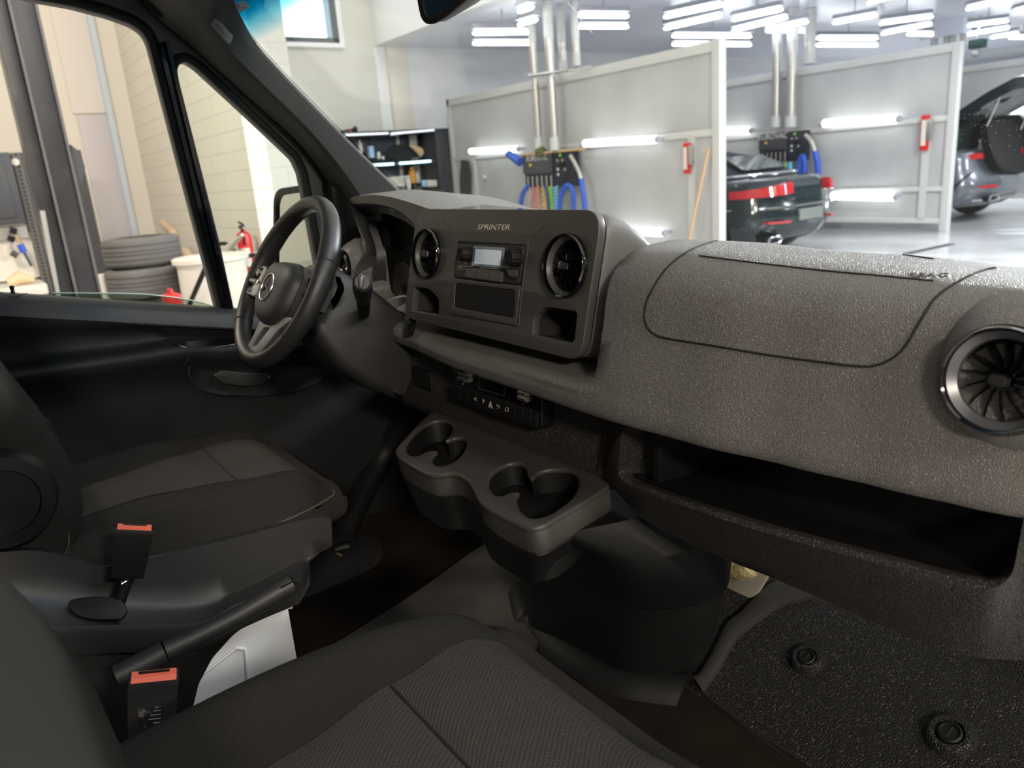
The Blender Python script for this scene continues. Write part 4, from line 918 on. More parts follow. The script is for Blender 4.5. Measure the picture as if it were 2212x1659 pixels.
for a_, c__ in zip(le_, re_):
    o1 = V((.020, -.022, 0)); secs.append([a_ + V((-.05, .02, 0)), a_, lerp(a_, c__, .04) + o1 * .35, lerp(a_, c__, .25) + o1 * .7, lerp(a_, c__, .50) + o1 * 1.15, lerp(a_, c__, .62) + o1 * 1.15, lerp(a_, c__, .9) + o1 * .35, c__, c__ + V((-.004, .012, 0))])
loft(b, secs, closed=False, cap=False); pil = thing('windscreen_pillar_trim', tuple(le_[-1]), 'dark grey windscreen pillar trim on the driver side', 'pillar trim')
finish(b, 'pillar_cover', M['pillar'], pil, 22)
finish(tube(NB(), le_, .003, 6), 'pillar_gap', M['seam'], pil)
sg = [z1(*p) for p in [(925, 80), (948, 92), (1006, 158), (992, 188), (980, 186), (908, 106)]]
bo_ = P(478, 66, X=-.73); bf = Fr(bo_, (0, .55, -.8), C - bo_); finish(plate(bf, [rpoly([bf.px(*p).to_3d() for p in sg], .006, 4)], -.004, .004, .001), 'airbag_badge', M['satin'], pil)
finish(text_bm(bf, 'AIRBAG', .009, 0, 0, .0042, .0001), 'airbag_lettering', M['seam'], pil)
# black dotted edge of the glass and sticker
edge = [p - wsn * .010 for p in re_]; b = NB(); loft(b, [edge, [p + V((.004, .0, .0)) for p in edge]], closed=False, cap=False); finish(b, 'black_glass_border', M['black'], ws)
M['label'] = mat('label_pale', (0.35, 0.42, 0.42), .5)
lf = Fr(WS(529, 13, .003), (1, 0, 0), wsn); q = [lf.px(*p).to_3d() for p in ((505, 10), (527, 1), (539, 15), (520, 27))]
lb = finish(plate(lf, [q], 0, .0006), 'label', M['label'], ws)
finish(lathe(NB(), lf.w(*lf.px(515, 12), .0007), wsn, [(.0035, 0), (.0035, .0003), (0, .0003)], 16), 'label_roundel', mat('label_blue', (.02, .05, .3), .5), lb)
for k, s in enumerate(('lamisafe', 'AS1 M21')): c_ = lf.px(526, 8 + k * 8); finish(text_bm(lf, s, .003, c_.x, c_.y, .0008, .0001, rot=-.3), 'label_text', M['seam'], lb)
M['scratch'] = mat('scratch_white', (.9, .9, .92), .3)
finish(tube(NB(), [WS(*p, .001) for p in ((1226, 6), (1240, 22), (1256, 46), (1262, 53), (1270, 61), (1279, 71))], .0006, 5), 'glass_crack', M['scratch'], ws)
# windscreen dust
b = NB()
for k in range(420):
    if k < 170: x, y = random.gauss(1860, 75), random.gauss(262, 28)
    elif k < 300: x, y = random.gauss(1850, 70), random.gauss(430, 28)
    elif k < 360: x, y = random.gauss(2140, 45), random.gauss(270, 30)
    else: x, y = random.uniform(900, 2200), random.uniform(20, 500)
    p = WS(x, y, .0012); r_ = random.uniform(.00014, .0003)
    box(b, p, (r_ * 2, r_ * 2, r_ * 2)) if False else tube(b, [p, p + V((0, -r_, r_))], r_, 5)
o_ = finish(b, 'dust_specks', M['scratch'], ws); o_['kind'] = 'stuff'
# roof lining and header
b = NB(); box2(b, (-.98, -2.2, 1.93), (.98, -.30, 2.0)); box2(b, (-.98, -.36, 1.90), (.98, -.24, 2.0)); finish(b, 'roof_lining', M['headliner'], van)
b = NB(); box2(b, (-.98, -2.2, 1.86), (-.80, -.36, 1.95), .02); finish(b, 'roof_side_rail', M['headliner'], van)
b = NB(); q = [P(*p, X=-.825) for p in ((250, -90), (336, 39), (420, 22), (500, -10), (540, -90))]; loft(b, [q, [p + V((-.03, 0, .01)) for p in q]]); finish(b, 'roof_corner_trim', M['trim_dark'], van)
# cab back wall and outer skin on the driver side and floor edge
b = NB(); box2(b, (-.98, -1.35, FL), (.98, -1.30, 2.0)); finish(b, 'cab_rear_wall', M['trim_dark'], van)
b = NB(); box2(b, (-.925, .22, FL), (-.90, .73, 1.2)); finish(b, 'footwell_side', M['trim_dark'], van)
b = NB(); box2(b, (-.99, -1.30, .35), (-.93, .95, 1.0)); box2(b, (-.95, .80, .35), (.98, .84, 1.10)); finish(b, 'body_shell', M['white_paint'], van)
# passenger side front pillar of the cab, out of view
b = NB(); loft(b, [[p + V((0, 0, 0)), p + V((.06, 0, 0)), p + V((.06, .05, .03)), p + V((0, .05, .03))] for p in (V((.90, -.36, 1.96)), V((.90, .44, 1.21)))]); box2(b, (.90, .44, .5), (.98, .78, 1.21)); finish(b, 'front_pillar', M['trim_dark'], van)
# ---- mirrors
mr = thing('rear_view_mirror', tuple(P(960, 0, Y=-.15)), 'black framed rear-view mirror hanging at the top of the windscreen', 'mirror')
mf = Fr(P(940, 20, Y=-.16), (1, 0, 0), (.50, -1, -.12))
mo = [mf.px(*p).to_3d() for p in [(893, -120), (900, -40), (905, 5), (912, 38), (922, 50), (936, 49), (965, 32), (1010, -6), (1060, -60), (1110, -140), (1130, -230), (900, -230)]]
mo = rpoly(mo, .006, 4)
mi = off_loop(mo, .90)
finish(plate(mf, [mo, mi], -.006, .002, .0015), 'mirror_frame', M['trim_dark'], mr)
b = NB(); loft(b, [to3(mf, mo, -.004), to3(mf, [p + V((.006, .0, 0)) for p in off_loop(mo, .99)], -.02), to3(mf, [p + V((.02, .006, 0)) for p in off_loop(mo, .90)], -.045), to3(mf, [p + V((.03, .01, 0)) for p in off_loop(mo, .5)], -.06)]); finish(b, 'mirror_shell', M['panel'], mr, 60)
finish(plate(mf, [off_loop(mo, .905)], -.003, 0), 'mirror_glass', M['mirror'], mr)
b = NB(); tube(b, [mf.w(.1, .09, -.05), WS(1080, -150, .0)], .012, 10); finish(b, 'mirror_stem', M['trim_dark'], mr)
sm = thing('door_mirror', (-1.12, .09, 1.15), 'black door mirror outside the quarter light', 'mirror')
sf_ = Fr((-1.1, .075, 1.3), (1, 0, 0), (.10, -1, .0))
so = rpoly([sf_.px(*p).to_3d() for p in [(595, 428), (604, 410), (640, 404), (720, 398), (735, 600), (640, 612), (602, 608), (594, 580)]], .02, 5)
finish(plate(sf_, [so, off_loop(so, .90)], -.01, .006, .003), 'mirror_housing_rim', M['trim_dark'], sm)
b = NB(); loft(b, [to3(sf_, so, -.005), to3(sf_, off_loop(so, 1.0), -.05), to3(sf_, off_loop(so, .8), -.12), to3(sf_, off_loop(so, .4), -.14)]); finish(b, 'mirror_housing', M['trim_dark'], sm, 60)
b = NB(); b = plate(sf_, [off_loop(so, .91)], -.004, -.001); finish(b, 'mirror_glass', M['mirror'], sm)
b = NB(); tube(b, [V((-1.0, .12, 1.14)), V((-.90, .15, 1.10))], .03, 12); finish(b, 'mirror_arm', M['trim_dark'], sm)
# footwell details on the driver side
o_ = thing('sill_trim', tuple(P(800, 1130, Z=FL + .02)), 'long curved dark sill trim in the driver footwell', 'trim')
b = NB(); q = [P(*p, Z=z) for p, z in (((735, 1165), FL + .05), ((760, 1110), FL + .07), ((790, 1050), FL + .10), ((820, 1000), FL + .14), ((850, 950), FL + .20), ((885, 895), FL + .29), ((915, 840), FL + .40))]; tube(b, catmull(q, 5), .034, 14); finish(b, 'trim_roll', M['trim_dark'], o_)
o_ = thing('bonnet_release', tuple(P(845, 840, Y=.02)), 'small bright-edged release bracket hanging under the steering column', 'lever')
b = NB(); q = [P(*p, Y=-.02) for p in ((800, 818), (822, 830), (850, 846), (868, 855))]; tube(b, q, .004, 8); finish(b, 'bracket', M['chrome'], o_)
b = NB(); q = [P(*p, Y=-.02) for p in ((741, 775), (752, 778))]; tube(b, q, .007, 10); finish(b, 'adjust_lever_tip', M['satin'], o_)
# ================================================================== WORKSHOP
def block_mat(name, col, ax, mortar=(.62, .58, .50), bw=.8, bh=.2, rough=.6):
    m = mat(name, col, rough); nt = m.node_tree; b = nt.nodes['Principled BSDF']
    tc = nt.nodes.new('ShaderNodeTexCoord'); sp = nt.nodes.new('ShaderNodeSeparateXYZ'); cb = nt.nodes.new('ShaderNodeCombineXYZ')
    nt.links.new(tc.outputs['Object'], sp.inputs[0]); nt.links.new(sp.outputs[ax], cb.inputs[0]); nt.links.new(sp.outputs['Z'], cb.inputs[1])
    br = nt.nodes.new('ShaderNodeTexBrick'); br.inputs['Scale'].default_value = 1; br.inputs['Brick Width'].default_value = bw; br.inputs['Row Height'].default_value = bh
    br.inputs['Mortar Size'].default_value = .006; br.inputs['Mortar Smooth'].default_value = .3
    br.inputs['Color1'].default_value = (*col, 1); br.inputs['Color2'].default_value = (col[0] * .97, col[1] * .97, col[2] * .95, 1); br.inputs['Mortar'].default_value = (*mortar, 1)
    nt.links.new(cb.outputs[0], br.inputs[0]); nt.links.new(br.outputs[0], b.inputs['Base Color'])
    return m
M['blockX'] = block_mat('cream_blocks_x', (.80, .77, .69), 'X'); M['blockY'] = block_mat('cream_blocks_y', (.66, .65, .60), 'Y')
M['wall_white'] = mat('white_wall', (.84, .84, .84), .5); M['cream'] = mat('cream_wall', (.80, .76, .67), .6)
M['ceiling'] = mat('wash_bay_ceiling', (.80, .81, .90), .30, spec=.6)
M['conc'] = mat('wet_concrete', (.40, .40, .395), .16, spec=.6, var=((.62, .61, .60), .7, .42, .62), bump=('noise', 6, .08, .01))
M['frame'] = mat('partition_frame', (.58, .58, .56), .4); M['sheetp'] = mat('partition_sheet', (.44, .44, .44), .35, spec=.5, var=((.53, .53, .52), 1.3, .35, .7))
M['tube'] = mat('lamp_tube', (1, 1, 1), .5, emis=((.93, .96, 1.0), 15.0)); M['lamp_body'] = mat('lamp_body', (.42, .43, .48), .4)
M['tube_wall'] = mat('bay_lamp_tube', (1, 1, 1), .5, emis=((.97, .98, 1.0), 3.2))
M['led'] = mat('shelf_led', (1, 1, 1), .5, emis=((.45, .78, 1.0), 5.0)); M['dim_tube'] = mat('cabinet_tube', (1, 1, 1), .5, emis=((.85, .9, 1.0), .9))
M['steel'] = mat('steel_pipe', (.50, .48, .45), .32, metal=.8); M['cab'] = mat('cabinet_black', (.012, .016, .026), .35); M['slate'] = mat('slate_grey_metal', (.055, .057, .062), .45)
M['post'] = mat('lift_post_black', (.022, .022, .024), .35, var=((.05, .045, .04), 3, .5, .75)); M['post_lt'] = mat('lift_post_edge', (.10, .095, .09), .4)
M['tyre'] = mat('tyre_rubber', (.11, .105, .10), .8); M['plastic_w'] = mat('white_plastic', (.72, .68, .60), .5); M['red'] = mat('red_paint', (.62, .02, .02), .35)
M['blue'] = mat('blue_hose', (.02, .10, .55), .4); M['wood'] = mat('wood_handle', (.62, .38, .18), .5); M['tan'] = mat('tan_cloth', (.52, .36, .20), .8); M['blackcloth'] = mat('black_cloth', (.006, .006, .007), .9)

def bx(name, a, b_, m, bev=0): b = NB(); box2(b, a, b_, bev); return finish(b, name, m)
# ---- shell of the building
fl = struct(bx('floor', (-18, -9, -.1), (16, 25, 0), M['conc']))
struct(bx('wall_left', (-12.3, -9, 0), (-12.0, 2.1, 7), M['cream']))
struct(bx('wall_recess', (-12.0, 1.9, 0), (-6.96, 2.1, 7), M['blockX']))
M['blockS'] = block_mat('cream_blocks_dimmed', (.54, .53, .49), 'Y', (.45, .44, .40)); struct(bx('trim_1', (-7.4, 2.1, 0), (-6.96, 2.47, 7), M['blockS']))  # same cream blocks, colour darkened to offset strong light on this stub
struct(bx('wall_side', (-11.9, 2.1, 0), (-11.6, 5.85, 7), M['blockY']))
struct(bx('trim_2', (-11.6, 6.05, 0), (-11.52, 6.45, 3.58), M['cream']))
struct(bx('wall_wash', (-11.9, 5.85, 0), (-11.6, 25, 3.58), M['wall_white']))
struct(bx('trim_3', (-12, 5.85, 3.58), (16, 6.1, 7), M['wall_white']))
struct(bx('ceiling', (-12, 6.1, 3.58), (16, 25, 3.70), M['ceiling']))
struct(bx('ceiling_high', (-12.3, -9, 7), (16, 6.1, 7.1), M['wall_white']))
struct(bx('wall_far', (-12, 24.0, 0), (16, 24.2, 3.6), M['wall_white']))
struct(bx('trim_4', (-11.6, 23.85, 2.95), (16, 24.0, 3.3), M['lamp_body']))
struct(bx('wall_right', (15.8, -9, 0), (16, 25, 7), M['cream']))
struct(bx('wall_back', (-12.3, -9.2, 0), (16, -9, 7), M['cream']))
# high window, daylight behind
M['sky'] = mat('daylight', (1, 1, 1), .5, emis=((.93, .97, 1.0), 2.6)); M['wframe'] = mat('window_frame_dark', (.05, .07, .08), .4); M['reveal'] = mat('window_reveal', (.40, .56, .72), .5)
wy1 = P(730, 88, X=-11.6).y; wz = P(730, 88, X=-11.6).z
win = bx('window_1', (-11.59, 3.0, wz + .02), (-11.585, wy1 - .06, 5.6), M['sky']); struct(win)
for nm, a_, c__, m in (('window_frame', (-11.6, 3.0, wz - .05), (-11.54, wy1, wz + .03), 'wframe'), ('window_frame', (-11.6, wy1 - .10, wz - .05), (-11.54, wy1, 5.6), 'wframe'), ('window_reveal', (-11.60, wy1 - .20, wz + .03), (-11.56, wy1 - .10, 5.6), 'reveal')):
    b = NB(); box2(b, a_, c__); finish(b, nm, M[m], win)
struct(bx('trim_5', (-11.6, 2.95, wz - .12), (-11.52, wy1 + .08, wz - .05), M['wall_white'])); struct(bx('trim_6', (-11.6, wy1, wz - .05), (-11.53, wy1 + .08, 5.6), M['wall_white']))
# ---- wash bay partitions
def partition(y, x0, x1, h, label, lights, extra=()):
    t = thing('bay_partition', ((x0 + x1) / 2, y, 0), label, 'partition', 'wash bay partitions')
    b = NB(); box2(b, (x0 + .06, y - .01, .16), (x1 - .06, y + .01, h - .06)); finish(b, 'sheet', M['sheetp'], t)
    for nm, a_, c__ in (('top_rail', (x0 + .02, y - .05, h - .12), (x1 - .02, y + .05, h - .004)), ('middle_rail', (x0 + .02, y - .045, 1.60), (x1 - .02, y + .045, 1.68)), ('bottom_rail', (x0 + .02, y - .045, .12), (x1 - .02, y + .045, .20)),
                        ('end_post', (x1 - .11, y - .06, 0), (x1, y + .06, h)), ('end_post', (x0, y - .05, 0), (x0 + .09, y + .05, h))) + tuple(extra):
        b = NB(); box2(b, a_, c__, .004); finish(b, nm, M['frame'], t)
    return t
p1 = partition(6.83, -10.95, -5.02, 2.64, 'nearest galvanised wash bay partition with broom and black wall box', ())
b = NB(); box2(b, (-5.50, 6.77, 0), (-5.40, 6.82, 1.62)); finish(b, 'stiffener', M['frame'], p1)
b = NB(); box2(b, (-10.35, 6.77, 0), (-10.22, 6.82, 1.62)); finish(b, 'stiffener', M['frame'], p1)
p2 = partition(11.455, -9.5, -4.54, 2.66, 'middle wash bay partition standing beside the dark car', (), ((('low_rail', (-6.9, 11.40, .60), (-4.6, 11.5, .67))),))
b = NB(); box2(b, (-4.98, 11.39, .2), (-4.88, 11.44, 1.62)); finish(b, 'stiffener', M['frame'], p2)
p3 = partition(16.1, -9.6, -2.5, 2.66, 'farthest wash bay partition behind the grey car', ())
def lamp(a_, c__, r, label, group, m='tube_wall', par=None, name='tube_lamp'):
    a_, c__ = V(a_), V(c__); t = thing(name, tuple((a_ + c__) / 2), label, 'lamp', group); d = (c__ - a_).normalized()
    b = NB(); tube(b, [a_ - d * r * .0, a_ + d * r * .3, c__ - d * r * .3, c__], [r * .7, r, r, r * .7], 14); finish(b, 'tube', M[m], t)
    b = NB(); tube(b, [a_ - d * .05, a_ + d * .01], r * .8, 10); tube(b, [c__ - d * .01, c__ + d * .05], r * .8, 10); finish(b, 'end_cap', M['lamp_body'], t)
    if group == WG:
        b = NB()
        for q in (a_, c__): box2(b, q + V((-.02, 0, -.02)), q + V((.02, .16, .02)))
        finish(b, 'mount', M['lamp_body'], t)
    return t
WG = 'tube lamps mounted on the wash bay partitions'
for ends, y, lab in ((((1262, 310), (1418, 301)), 6.68, 'long bright tube lamp right of the first black hose box'), (((1016, 327), (1118, 322)), 6.68, 'shorter bright tube lamp left of the first black hose box'), (((1318, 496), (1432, 503)), 6.68, 'low bright tube lamp just above the dashboard'),
                     (((1778, 267), (1938, 257)), 11.30, 'upper bright tube lamp on the middle partition'), (((1796, 423), (1932, 425)), 11.30, 'lower bright tube lamp on the middle partition'), (((1550, 283), (1620, 282)), 11.30, 'short bright tube lamp between the partition post and the second hose box'),
                     (((2140, 240), (2260, 236)), 15.9, 'bright tube lamp seen under the raised tailgate')):
    r_ = .05 if y < 7 else .065
    lamp(P(*ends[0], Y=y), P(*ends[1], Y=y), r_, lab, WG)
# ---- ceiling fixtures
CG = 'ceiling lights with reflection tubes over the wash bays'
FX = [(((1022, 72), (1150, 70)), ((1022, 94), (1150, 94)), 'above the left end of the nearest partition'), (((1120, 25), (1152, 15)), ((1120, 54), (1160, 42)), 'behind the left steel pipes'), (((1250, 34), (1357, 35)), ((1250, 58), (1357, 58)), 'right of the first group of steel pipes'),
      (((1435, 37), (1558, 11)), ((1435, 62), (1558, 34)), 'slanting above the nearest partition post'), (((1453, 78), (1622, 79)), ((1453, 96), (1622, 97)), 'directly over the corner of the nearest partition'), (((1582, 43), (1690, 20)), ((1582, 67), (1700, 38)), 'left of the second group of steel pipes'),
      (((1765, 83), (1895, 83)), ((1765, 98), (1895, 98)), 'level, above the middle partition'), (((1800, 50), (1893, 33)), ((1905, 73), (2012, 52)), 'slanting above the middle partition'), (((1900, 51), (2015, 36)), ((1960, 74), (2015, 75)), 'left of the white duct'),
      (((1875, 7), (1950, -14)), ((1885, -6), (1960, -26)), 'cut by the top edge of the picture'), (((2088, 20), (2230, -12)), ((2190, 27), (2240, 14)), 'brightest, in the upper right corner'), (((2090, 56), (2178, 45)), ((2088, 75), (2180, 60)), 'right of the white duct'),
      (((2140, 81), (2200, 72)), ((2180, 81), (2240, 82)), 'low at the right edge, far back'), (((1655, 66), (1745, 47)), ((1655, 67), (1745, 67)), 'among the second group of steel pipes')]
for i, (ta, tb, lab) in enumerate(FX):
    pts = [P(*p, Z=3.28) for p in (*ta, *tb)]; c_ = sum(pts, V()) / 4
    t = thing('ceiling_light', tuple(c_), 'ceiling light with reflection tube ' + lab, 'ceiling light', CG)
    for a_, c__ in (pts[:2], pts[2:]):  # one tube of each pair stands for the reflection in the glossy ceiling
        d = (c__ - a_).normalized(); r_ = .025
        b = NB(); tube(b, [a_, a_ + d * .03, c__ - d * .03, c__], [r_ * .6, r_, r_, r_ * .6], 10); finish(b, 'tube', M['tube'], t)
        b = NB(); s_ = V((-d.y, d.x, 0)) * .07; loft(b, [[q + s_ + V((0, 0, .05)), q + s_ * .4 + V((0, 0, .12)), q - s_ * .4 + V((0, 0, .12)), q - s_ + V((0, 0, .05))] for q in (a_, c__)]); finish(b, 'reflector', M['lamp_body'], t)
        b = NB(); q = (a_ + c__) / 2; tube(b, [q + V((0, 0, .1)), V((q.x, q.y, 3.58))], .008, 6); finish(b, 'hanger', M['lamp_body'], t)
# ---- steel pipes
PG = 'steel pipes rising from the hose boxes'
def pipe(px0, px1, y, r, lab, zt=3.58, elbow=False):
    b_ = P(*px1, Y=y); t_ = P(*px0, Y=y); q = [b_, V((b_.x, y, zt))]
    t = thing('steel_pipe', tuple(b_), lab, 'pipe', PG); finish(tube(NB(), q, r, 16), 'pipe', M['steel'], t)
    finish(tube(NB(), [b_, b_ + V((0, 0, .18))], r * 1.12, 16), 'coupling', M['frame'], t)
    finish(tube(NB(), [V((b_.x, y, zt - .5)), V((b_.x, y, zt - .02))], r * 1.1, 16), 'sleeve', M['frame'], t)
    return t
pipe((1144, 0), (1165, 325), 6.55, .052, 'left steel pipe above the nearest hose box')
pipe((1180, 0), (1199, 325), 6.55, .060, 'second steel pipe above the nearest hose box')
pipe((1212, 0), (1217, 160), 6.95, .050, 'shiny steel pipe behind the two nearest pipes', 3.58); pipe((1240, 0), (1246, 143), 6.95, .050, 'short rightmost steel pipe behind the nearest partition')
pipe((1675, 0), (1676, 275), 11.2, .075, 'left steel pipe above the farther hose box'); pipe((1712, 0), (1708, 275), 11.2, .085, 'second steel pipe above the farther hose box'); pipe((1750, 0), (1748, 138), 11.6, .085, 'rightmost steel pipe behind the middle partition')
for k, x in enumerate((2018, 2045, 2058, 2080)): pipe((x, 0), (x, 98), 16.3, .06, (('leftmost', 'second from the left', 'third from the left', 'rightmost')[k] + ' of the four far steel pipes under the duct'))
t = thing('pipe_clamp', tuple(P(1180, 165, Y=6.5)), 'steel clamp bracket holding the two nearest pipes to the partition', 'bracket')
b = NB(); q0, q1 = P(1142, 164, Y=6.48), P(1225, 152, Y=6.48); tube(b, [q0, q1], .02, 8); tube(b, [q1, q1 + V((.15, .3, .02))], .02, 8); finish(b, 'strap', M['steel'], t)
q0 = P(2048, 10, Y=16.3); o_ = bx('ceiling_duct', (q0.x - .42, 16.1, 3.28), (q0.x + .42, 16.5, 3.58), M['ceiling']); tag(o_, 'square duct box at the ceiling above the far pipes', 'duct')
q0 = P(2112, 95, Y=15.5); t = thing('wall_projector', tuple(q0), 'small dark green unit hanging above the raised tailgate', 'device')
M['dgreen'] = mat('dark_green', (.02, .07, .06), .4); b = NB(); box(b, q0, (.26, .2, .16), None, .02); finish(b, 'housing', M['dgreen'], t); b = NB(); box(b, q0 + V((-.02, 0, -.16)), (.12, .12, .12), None, .02); finish(b, 'lens_block', M['steel'], t); b = NB(); tube(b, [q0, q0 + V((0, 0, .5))], .02, 8); finish(b, 'bracket', M['steel'], t)
# ---- hose boxes
def coil(p0, L_, r, n, m, par, w_=.006, name='coiled_hose'):
    q = [p0 + V((r * math.sin(2 * math.pi * n * i / (n * 10)), -.02 + r * .6 * math.cos(2 * math.pi * n * i / (n * 10)), -L_ * i / (n * 10))) for i in range(n * 10 + 1)]
    return finish(tube(NB(), q, w_, 6), name, m, par, 60)
cols = {'c_red': (.85, .12, .10), 'c_orange': (.95, .25, .08), 'c_yellow': (.95, .6, .03), 'c_green': (.25, .8, .08), 'c_cyan': (.15, .55, .85), 'c_navy': (.02, .04, .15), 'c_pink': (.8, .35, .35)}
for k, c_ in cols.items(): M[k] = mat(k, c_, .45)
def hose_box(y, c0, c1, label, sc, near):
    a_, c__ = P(*c0, Y=y), P(*c1, Y=y); w_ = c__.x - a_.x; zt, zb = a_.z, c__.z
    t = thing('hose_box', tuple((a_ + c__) / 2), label, 'hose box', 'black hose boxes on the partitions')
    b = NB(); box2(b, (a_.x, y, zb), (c__.x, y + .14, zt), .01); finish(b, 'box', M['cab'], t)
    b = NB(); box2(b, (lerp(a_.x, c__.x, .0), y - .03, zb + (zt - zb) * .42), (lerp(a_.x, c__.x, .62), y, zt), .008); finish(b, 'front_panel', M['slate'], t)
    f_ = Fr((lerp(a_.x, c__.x, .32), y - .032, lerp(zb, zt, .88)), (1, 0, 0), (0, -1, 0))
    finish(text_bm(f_, 'EUROVAC', .125 * sc, 0, 0, 0, .002, .12, sx=.9), 'nameplate', M['text'], t)
    for i in range(6):
        x = a_.x + w_ * (.10 + .10 * i); b = NB(); tube(b, [V((x, y - .03, lerp(zb, zt, .34))), V((x, y - .03, zb + .02)), V((x, y - .03, zb - .10))], .012, 8); finish(b, 'hose_outlet', M['steel'], t)
    for u_, v_, m_ in ((.18, .68, 'c_yellow'), (.78, .9, 'c_green'), (.72, .75, 'steel'), (.82, .75, 'steel'), (.72, .5, 'text'), (.86, .48, 'steel'), (.72, .35, 'text')):
        b = NB(); lathe(b, V((lerp(a_.x, c__.x, u_), y - (.034 if u_ < .6 else .0), lerp(zb, zt, v_))), (0, -1, 0), [(.022, 0), (.022, .01), (.016, .014), (0, .014)], 14); finish(b, 'switch', M[m_], t)
    b = NB(); box2(b, (lerp(a_.x, c__.x, .76), y - .01, lerp(zb, zt, .55)), (lerp(a_.x, c__.x, .86), y, lerp(zb, zt, .68))); finish(b, 'switch_plate', M['black'], t)
    return t, a_, c__
hb1, a_, c__ = hose_box(6.62, (1131, 335), (1238, 402), 'black EUROVAC hose box with blue hoses on the nearest partition', 1.0, True)
y_ = 6.55; w_ = c__.x - a_.x
def hose(pts, y, r, m, label, cat='hose', g=None, name='air_hose'):
    q = catmull([P(*p, Y=y) for p in pts], 6); o_ = finish(tube(NB(), q, r, 12), name, M[m]); tag(o_, label, cat, g); return o_
HG = 'hoses hanging from the nearest hose box'
hose([(1141, 402), (1131, 415), (1126, 435), (1124, 470), (1124, 520)], y_, .036, 'blue', 'thick blue hose curving down at the left of the hose box', g=HG)
hose([(1208, 470), (1212, 425), (1222, 402), (1234, 405), (1239, 430), (1239, 480)], y_ + .03, .036, 'blue', 'thick blue hose looped in an arch under the hose box', g=HG)
hose([(1255, 386), (1262, 430), (1266, 480), (1268, 520)], y_, .036, 'blue', 'straight thick blue hose at the far right of the hose box', g=HG)
hose([(1232, 336), (1240, 350), (1246, 362), (1252, 375), (1255, 388)], y_, .030, 'steel', 'grey flexible hose joining the right side of the hose box', g=HG)
hose([(1176, 400), (1184, 430), (1186, 480)], y_ - .02, .022, 'c_navy', 'navy hose behind the yellow coil', g=HG)
hose([(1144, 405), (1144, 450), (1143, 490)], y_, .007, 'c_pink', 'thin straight pink hose under the hose box', g=HG)
for px, m_, n_, r_, lab in ((1152, 'c_red', 9, .035, 'loose red spiral hose'), (1162, 'c_orange', 12, .03, 'tight orange spiral hose'), (1176, 'c_yellow', 10, .035, 'yellow spiral hose'), (1190, 'c_green', 16, .035, 'bright green spiral hose'), (1202, 'c_cyan', 16, .04, 'light blue spiral hose')):
    o_ = coil(P(px, 402, Y=6.60), .75, r_, n_, M[m_], None, .006 if m_ == 'c_red' else .011); tag(o_, lab + ' hanging under the nearest hose box', 'hose', HG)
hb2, a2, c2 = hose_box(11.25, (1641, 290), (1738, 346), 'farther black EUROVAC hose box above the dark car', 1.15, False)
HG2 = 'hoses hanging from the farther hose box'
hose([(1760, 327), (1766, 355), (1767, 385)], 11.26, .05, 'blue', 'straight blue hose right of the farther hose box', g=HG2)
hose([(1725, 400), (1728, 350), (1735, 338), (1738, 360), (1735, 400)], 11.22, .045, 'blue', 'looped blue hose under the farther hose box', g=HG2)
hose([(1740, 292), (1752, 305), (1760, 328)], 11.26, .045, 'steel', 'grey flexible hose at the right of the farther hose box', g=HG2)
hose([(1707, 350), (1708, 390)], 11.24, .035, 'c_cyan', 'short light blue hose behind the dark car', g=HG2)
hose([(1697, 352), (1697, 390)], 11.24, .03, 'c_green', 'short green hose behind the dark car', g=HG2)
# small things on the partitions
t = thing('push_broom', tuple(P(1120, 340, Y=6.6)), 'blue broom laid across the top of the nearest hose box', 'broom')
b = NB(); q0, q1 = P(1124, 335, Y=6.56), P(1262, 322, Y=6.56); tube(b, [q0, q1], .014, 8); finish(b, 'handle', M['wood'], t)
b = NB(); q0, q1 = P(1098, 332, Y=6.56), P(1124, 350, Y=6.56); tube(b, [q0, q1], [.055, .075], 10); finish(b, 'brush_head', M['blue'], t)
M['moss'] = mat('moss_cloth', (.10, .11, .03), .9); b = NB(); bmesh.ops.create_icosphere(b, subdivisions=3, radius=.085, matrix=Matrix.Translation(P(1168, 328, Y=6.56)))
for v in b.verts: v.co += V((random.uniform(-.006, .006), random.uniform(-.006, .006), random.uniform(-.008, .008)))
o_ = finish(b, 'rag', M['moss']); tag(o_, 'crumpled olive rag on top of the nearest hose box', 'rag')
t = thing('wooden_pole', tuple(P(1487, 520, Y=6.7)), 'thin orange wooden broom handle leaning on the nearest partition', 'broom handle')
b = NB(); tube(b, [P(1484, 540, Y=6.58), P(1531, 320, Y=6.74)], .016, 10); finish(b, 'pole', M['wood'], t)
for (px, py), y, lab, s_ in (((1484, 342), 6.72, 'small red sign holder on the nearest partition', 1), ((1998, 287), 11.33, 'small red sign holder on the middle partition', 1.4)):
    t = thing('red_holder', tuple(P(px, py, Y=y)), lab, 'holder'); b = NB(); box(b, P(px, py, Y=y), (.09 * s_, .04, .36 * s_), None, .008); finish(b, 'holder', M['red'], t)
    b = NB(); box(b, P(px - 1, py, Y=y) + V((0, -.025, 0)), (.05 * s_, .006, .26 * s_)); finish(b, 'label_strip', M['plastic_w'], t)
    b = NB(); box(b, P(px + 5, py - 3, Y=y) + V((.03, .0, .02)), (.05 * s_, .06, .22 * s_), None, .006); finish(b, 'clip', M['steel'], t)
q = [P(*p, Y=6.68) for p in ((998, 346), (1008, 350), (1013, 375), (1012, 415), (1003, 437), (996, 420), (995, 380))]
b = NB(); loft(b, [[p + V((0, -.02, 0)) for p in q], [p + V((.01, .04, 0)) for p in q]]); o_ = finish(b, 'hanging_jacket', M['blackcloth'], None, 60); tag(o_, 'black jacket hanging on the left of the nearest partition', 'jacket')
